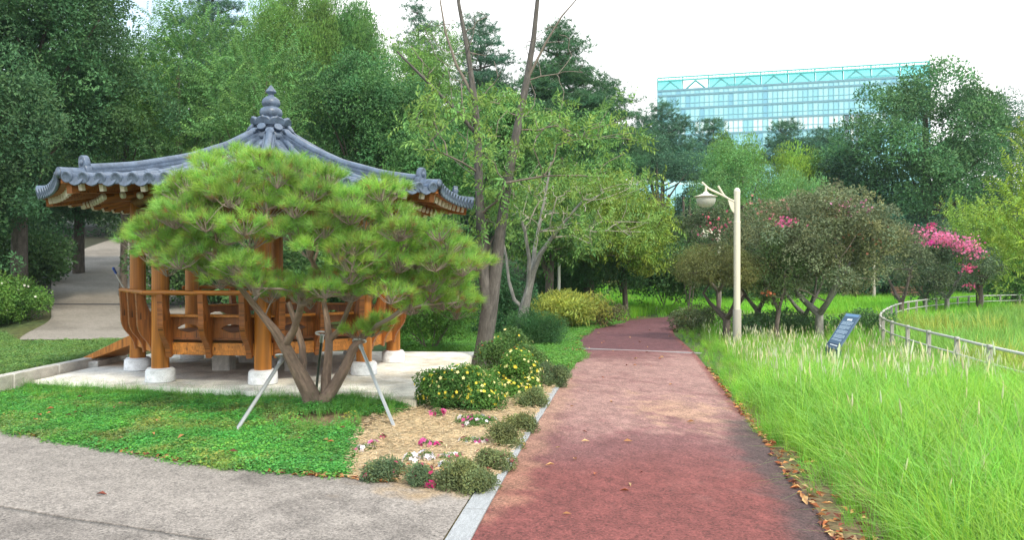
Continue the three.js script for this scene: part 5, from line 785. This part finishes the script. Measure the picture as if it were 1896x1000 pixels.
// ------------------------------------------------------------------ grasses
{
  const scatter = (poly, density, seed, fn) => { const r = rng(seed), xs = poly.map((p) => p[0]), zs = poly.map((p) => p[1]), x0 = Math.min(...xs), x1 = Math.max(...xs), z0 = Math.min(...zs), z1 = Math.max(...zs), n = (x1 - x0) * (z1 - z0) * density; for (let i = 0; i < n; i++) { const x = lerp(x0, x1, r()), z = lerp(z0, z1, r()); if (inPoly(poly, x, z)) fn(x, z, r); } };
  const tilt = (r, k = 0.25) => V((r() - 0.5) * k, 1, (r() - 0.5) * k).normalize();
  const deal = (name, geos, m, list, label, category = 'grass') => geos.forEach((g, k) => { const l = list.filter((_, i) => i % geos.length === k); if (l.length) inst(name, g, m, l, scene, { kind: 'stuff', label, category }); });
  // lawn of clover and short grass
  const lawn = [];
  const front = [[-900, 778], [-300, 786], ...[[0, 799], [80, 817], [240, 842], [400, 870], [540, 881], [634, 889], [640, 862], [648, 812], [690, 776], [772, 756], [560, 741], [380, 729], [200, 717], [100, 708], [0, 704], [-300, 690], [-900, 680]]].map(([x, y]) => G(x, y));
  scatter(front, 480, 1001, (x, z, r) => { const bare = Math.hypot((x + 2.1) / 1.05, (z + 8.2) / 0.62); if (bare < 1 && r() < 1.15 - bare * 0.75) return; if (x < -9) return; const n = fbm(x * 1.5 + 9, z * 1.5, 1003, 3), k = 0.7 + 0.65 * n, dry = fbm(x * 2.3 + 31, z * 2.3, 1007, 3); if (dry > 0.62 && r() < 0.75) return; const yy = smooth(0.5, 0.64, dry) * (0.4 + 0.6 * r()); lawn.push({ m: M(V(x, H(x, z) - 0.02, z), tilt(r), r() * 6.28, 0.8 + 0.55 * r()), c: vary([lerp(0.12, 0.3, yy) * k, lerp(0.4, 0.36, yy) * k, lerp(0.065, 0.09, yy) * k], r, 0.34, 0.28) }); });
  const left = [[-400, 690], [0, 698], [218, 652], [242, 634], [110, 637], [34, 638], [0, 620], [-400, 610]].map(([x, y]) => G(x, y));
  scatter(left, 150, 1011, (x, z, r) => { if (x < -13) return; lawn.push({ m: M(V(x, H(x, z) - 0.02, z), tilt(r), r() * 6.28, 1 + 0.6 * r()), c: vary([0.17, 0.32, 0.07], r, 0.3, 0.2) }); });
  const mid = [[745, 652], [880, 653], [905, 668], [1000, 668], [1045, 690], [1085, 662], [1066, 632], [1098, 611], [1160, 597], [1090, 596], [1000, 600], [850, 606], [700, 610]].map(([x, y]) => G(x, y));
  scatter(mid, 130, 1021, (x, z, r) => { lawn.push({ m: M(V(x, H(x, z) - 0.02, z), tilt(r), r() * 6.28, 1 + 0.6 * r()), c: vary([0.17, 0.42, 0.065], r, 0.25, 0.15) }); });
  const weeds = [], rwd = rng(1031);
  for (let i = 0; i < 420; i++) { const t = rwd(), big = rwd() < 0.15, x = lerp(-8, -1.3, t), z = lerp(-10.62, -8.98, clamp((x + 6.85) / 5.69)) + 0.1 + (big ? 0.1 : rwd() * rwd() * 0.9); if (x < -6.5 && rwd() < 0.3) continue; weeds.push({ m: M(V(x, H(x, z) - 0.02, z), tilt(rwd, 0.6), rwd() * 6.28, 0.25 + 0.25 * rwd()), c: vary([0.16, 0.42, 0.06], rwd, 0.3, 0.2) }); }
  for (let i = 0; i < 500; i++) { const x = -7.5 + rwd() * 6, z = -7.4 - rwd() * 2.6; if (!inPoly(front, x, z) || fbm(x * 1.1, z * 1.1, 1033, 2) < 0.5) continue; weeds.push({ m: M(V(x, H(x, z) - 0.02, z), tilt(rwd, 0.5), rwd() * 6.28, 0.2 + 0.15 * rwd()), c: vary([0.2, 0.46, 0.07], rwd, 0.3, 0.2) }); }
  deal('lawn_weeds', C.tall.slice(0, 2), MT.grass, weeds, 'taller grass blades growing along the front edge of the slab');
  deal('lawn_grass', C.lawn, MT.grass, lawn, 'short green lawn grass around the slab and paths');
  // tall grass right of the path
  const tall = [], spikes = [];
  const fz = fenceLine.map((p) => p), fenceX = (z) => { let best = 1e9; for (let i = 1; i < 9; i++) { const a = fz[i - 1], b = fz[i]; if ((z - a.z) * (z - b.z) <= 0) best = Math.min(best, lerp(a.x, b.x, (z - a.z) / (b.z - a.z || 1))); } return best < 1e9 ? best : z > fz[0].z ? 9.5 : 8.9; };
  const rg = rng(1101);
  for (let d = 3.2; d < 24; d += 0.5) { const xr = Math.min(d > 17.5 ? 9.2 : fenceX(-d) - 0.1, d * 0.72 + 0.8), xl = xAt(CR, -d) + 0.1, n = (xr - xl) * 0.5 * (d < 8 ? 70 : d < 14 ? 56 : 36); for (let i = 0; i < n; i++) {
    const z = -d - 0.5 * rg(), x = lerp(xl, xr, rg()), e = x - xAt(CR, z), bare = d < 6.8 ? smooth(0.08, 0.36, e) : smooth(-0.1, 0.1, e); if (rg() > bare + 0.04) continue; if (d > 17.2 && x < 10.5 && e < 6 && rg() < 0.6) continue;
    const s = lerp(0.45, 1.0, smooth(0, 0.9, e)) * (0.75 + 0.45 * rg()) * lerp(1, 0.58, smooth(8.5, 12.5, d)), lean = V((rg() - 0.62) * 0.5 * (e < 0.6 ? 1.6 : 1), 1, (rg() - 0.4) * 0.4).normalize(), n1 = fbm(x * 0.8, z * 0.8, 1103, 3), k = 0.8 + 0.5 * n1;
    tall.push({ m: M(V(x, H(x, z) - 0.03, z), lean, rg() * 6.28, V(1, 1, 1).multiplyScalar(s)), c: rg() < 0.035 ? vary([0.46, 0.44, 0.2], rg, 0.2) : vary([0.26 * k, 0.53 * k, 0.05 * k], rg, 0.34, 0.25) });
    const sp = smooth(7.5, 10.5, d) * 0.75 * (0.35 + 1.2 * smooth(0.35, 0.65, fbm(x * 0.7, z * 0.7, 1105, 2))) + 0.035; if (d > 4.6 && e > 0.5 && rg() < sp) spikes.push({ m: M(V(x, H(x, z), z), V((rg() - 0.5) * 0.5, 1, (rg() - 0.5) * 0.5).normalize(), rg() * 6, Math.max(s, 0.6) * (0.75 + 0.35 * rg())), c: vary(rg() < 0.5 ? [0.72, 0.76, 0.46] : [0.74, 0.7, 0.5], rg, 0.2, 0.1) });
  } }
  const longG = [41, 42].map((k) => grassTuft(k, 9, 1.0, 0.0075, 0.14, 1.3));
  const longs = []; for (let i = 0; i < 900; i++) { const d = 3.6 + rg() * 6.5, z = -d, x = xAt(CR, z) + 0.3 + rg() * 5; longs.push({ m: M(V(x, H(x, z) - 0.03, z), V((rg() - 0.65) * 0.5, 1, (rg() - 0.4) * 0.4).normalize(), rg() * 6.28, 0.65 + 0.35 * rg()), c: vary([0.28, 0.56, 0.08], rg, 0.3, 0.2) }); }
  deal('long_grass', longG, MT.grass, longs, 'long arching grass blades standing out of the tall grass');
  deal('tall_grass', C.tall, MT.grass, tall, 'tall bright green fountain grass right of the red path');
  const spike = mergeGeometries([tube([V(0, 0.2, 0), V(0.01, 0.6, 0)], [0.003, 0.002], 3, false), lathe([[0, 0.53], [0.007, 0.55], [0.0095, 0.6], [0.006, 0.65], [0, 0.69]], 6).rotateZ(-0.06)].map((g) => { g.deleteAttribute('normal'); g.deleteAttribute('uv'); return g; }));
  inst('grass_spikes', spike, MT.petal, spikes, scene, { kind: 'stuff', label: 'pale bristly seed heads standing over the tall grass', category: 'seed heads' });
  // far meadow, reeds beyond the fence
  const far = [], reeds = [], rf = rng(1201);
  for (let d = 17.5; d < 50; d += 0.6) { const xl = d * 0.02 + (d < 30 ? 99 : 0), n = 14 + d * 0.9; for (let i = 0; i < n * 2.2; i++) { const z = -d - 0.6 * rf(), x = lerp(-0.5 + d * 0.1, d * 0.78, rf()); if (x < xAt(CL, Math.max(z, -27)) + 0 && z > -27 && x > 0) { if (!(d > 23 && x > xAt(CL, z) - 3.5 && x < xAt(CL, z) - 0.4 && x > 2)) continue; } else if (onPath(x, z) || (z > -30 && z < -21 && x > 5 && Math.abs(z + 27.2 - 0.05 * x) < 1.2 && x < 14)) continue;
    if (x > xAt(CL, Math.max(z, -27)) && z > -27 && x < 5.2 && z > -23) continue;
    if (inFence(x, z)) { continue; }
    if (H(x, z) > 0.8) continue;
    const k = 0.8 + 0.5 * fbm(x * 0.4, z * 0.4, 1203, 3); far.push({ m: M(V(x, H(x, z) - 0.03, z), tilt(rf, 0.3), rf() * 6.28, 0.6 + 0.5 * rf()), c: vary([0.24 * k, 0.58 * k, 0.04 * k], rf, 0.2, 0.2) }); } }
  function inFence(x, z) { const d = -z; if (d < 11) return x > 8.6 + (11 - d) * 0.2 + 0.2; if (d < 17.9) return x > lerp(fenceX(-d), fenceX(-d), 1) + 0.15; if (d < 33) { return x > lerp(8.9, 22, smooth(18, 34, d)) && x > lerp(9, 14.6, smooth(18, 27, d)); } return false; }
  for (let d = 8; d < 33; d += 0.5) { const n = 12 + d * 1.6; for (let i = 0; i < n * 1.6; i++) { const z = -d - 0.5 * rf(), x = lerp(7, d * 0.8 + 1, rf()); if (x < 7 || !inFence(x, z)) continue; const k = 0.8 + 0.5 * fbm(x * 0.5, z * 0.5, 1207, 3), y = fbm(x * 0.35 + 4, z * 0.35, 1209, 3); reeds.push({ m: M(V(x, H(x, z) - 0.1, z), tilt(rf, 0.3), rf() * 6.28, (0.55 + 0.5 * rf()) * (y > 0.62 ? 1.2 : 0.9)), c: vary(y > 0.55 ? [0.42 * k, 0.52 * k, 0.1 * k] : [0.26 * k, 0.5 * k, 0.09 * k], rf, 0.25, 0.15) }); } }
  deal('meadow_grass', C.far, MT.grass, far, 'bright green meadow grass beyond the lamp and the path bend');
  deal('reeds', C.reed, MT.grass, reeds, 'yellow green reeds and grass inside the curved fence', 'reeds');
  // mulch straw and fallen leaves
  const straw = []; scatter(bedPoly, 700, 1301, (x, z, r) => { straw.push({ m: new THREE.Matrix4().compose(V(x, 0.045 + 0.02 * r(), z), new THREE.Quaternion().setFromEuler(new THREE.Euler((r() - 0.5) * 0.5, r() * 6.28, (r() - 0.5) * 0.5)), V(0.5 + r(), 1, 0.6 + 0.8 * r())), c: vary([0.58, 0.45, 0.29], r, 0.4, 0.08) }); });
  inst('straw_mulch', box(0.045, 0.003, 0.0035), MT.dry, straw, scene, { kind: 'stuff', label: 'pale straw mulch covering the flower bed', category: 'mulch' });
  const dead = [], rd = rng(1401), leafG = (() => { const o = []; leafTris(o, V(0, 0, -0.045), V(0, 0.1, 1).normalize(), V(0, 1, 0), 0.085, 0.036, 0.35); return geoFrom(o); })();
  const drop = (x, z, y = 0.03) => dead.push({ m: new THREE.Matrix4().compose(V(x, y + 0.012 * rd(), z), new THREE.Quaternion().setFromEuler(new THREE.Euler((rd() - 0.5) * 0.9, rd() * 6.28, (rd() - 0.5) * 0.9)), _s.clone().setScalar(0.5 + 0.6 * rd())), c: vary([[0.34, 0.11, 0.04], [0.45, 0.22, 0.09], [0.18, 0.06, 0.04], [0.55, 0.34, 0.16]][Math.floor(rd() * 4)], rd, 0.25, 0.1) });
  for (let i = 0; i < 480; i++) { const d = 3.8 + Math.pow(rd(), 2.1) * 9, e = rd(); drop(xAt(CR, -d) + (e * e * 0.36 - 0.05) * (d < 6.8 ? 1 : 0.25), -d, 0.02); }
  for (let i = 0; i < 260; i++) { const t = rd(), x = lerp(-5.2, -0.3, t), z = plazaFar(x); if (vnoise(x * 1.6, 3, 77) < 0.35) continue; drop(x, z + 0.05 - rd() * rd() * 0.2, 0.022); }
  for (let i = 0; i < 24; i++) { const x = -5.5 + rd() * 4, z = plazaFar(x) - rd() * 1.6; drop(x, z, 0.09); }
  for (let i = 0; i < 70; i++) drop(-0.55 + rd() * 0.75 - 0.4, -5.95 - rd() * 0.3, 0.05);
  for (let i = 0; i < 150; i++) { const d = 15 + rd() * 11, x = xAt(CL, -d) - rd() * rd() * 0.9; drop(x, -d, 0.05); }
  for (let i = 0; i < 90; i++) { const d = 11 + rd() * 5; drop(xAt(CL, -d) - 0.05 - rd() * 0.3, -d, 0.04); }
  for (let i = 0; i < 60; i++) { const d = 5 + rd() * 20, t = rd(); drop(lerp(xAt(CL, -d), xAt(CR, -d), t), -d, 0.035); }
  inst('fallen_leaves', leafG, MT.dry, dead, scene, { kind: 'stuff', label: 'dry brown fallen leaves along the path and plaza edges', category: 'fallen leaves' });
  const g0 = G(190, 922), one = leafG.clone(); one.scale(1.1, 1, 1.1); one.rotateY(1.4); one.translate(g0[0], 0.03, g0[1]); top('fallen_leaf', one, mat([0.2, 0.05, 0.03], 0.9, { side: THREE.DoubleSide }), { label: 'single dark red leaf lying alone on the concrete plaza', category: 'leaf' });
}
renderer.render(scene, camera);
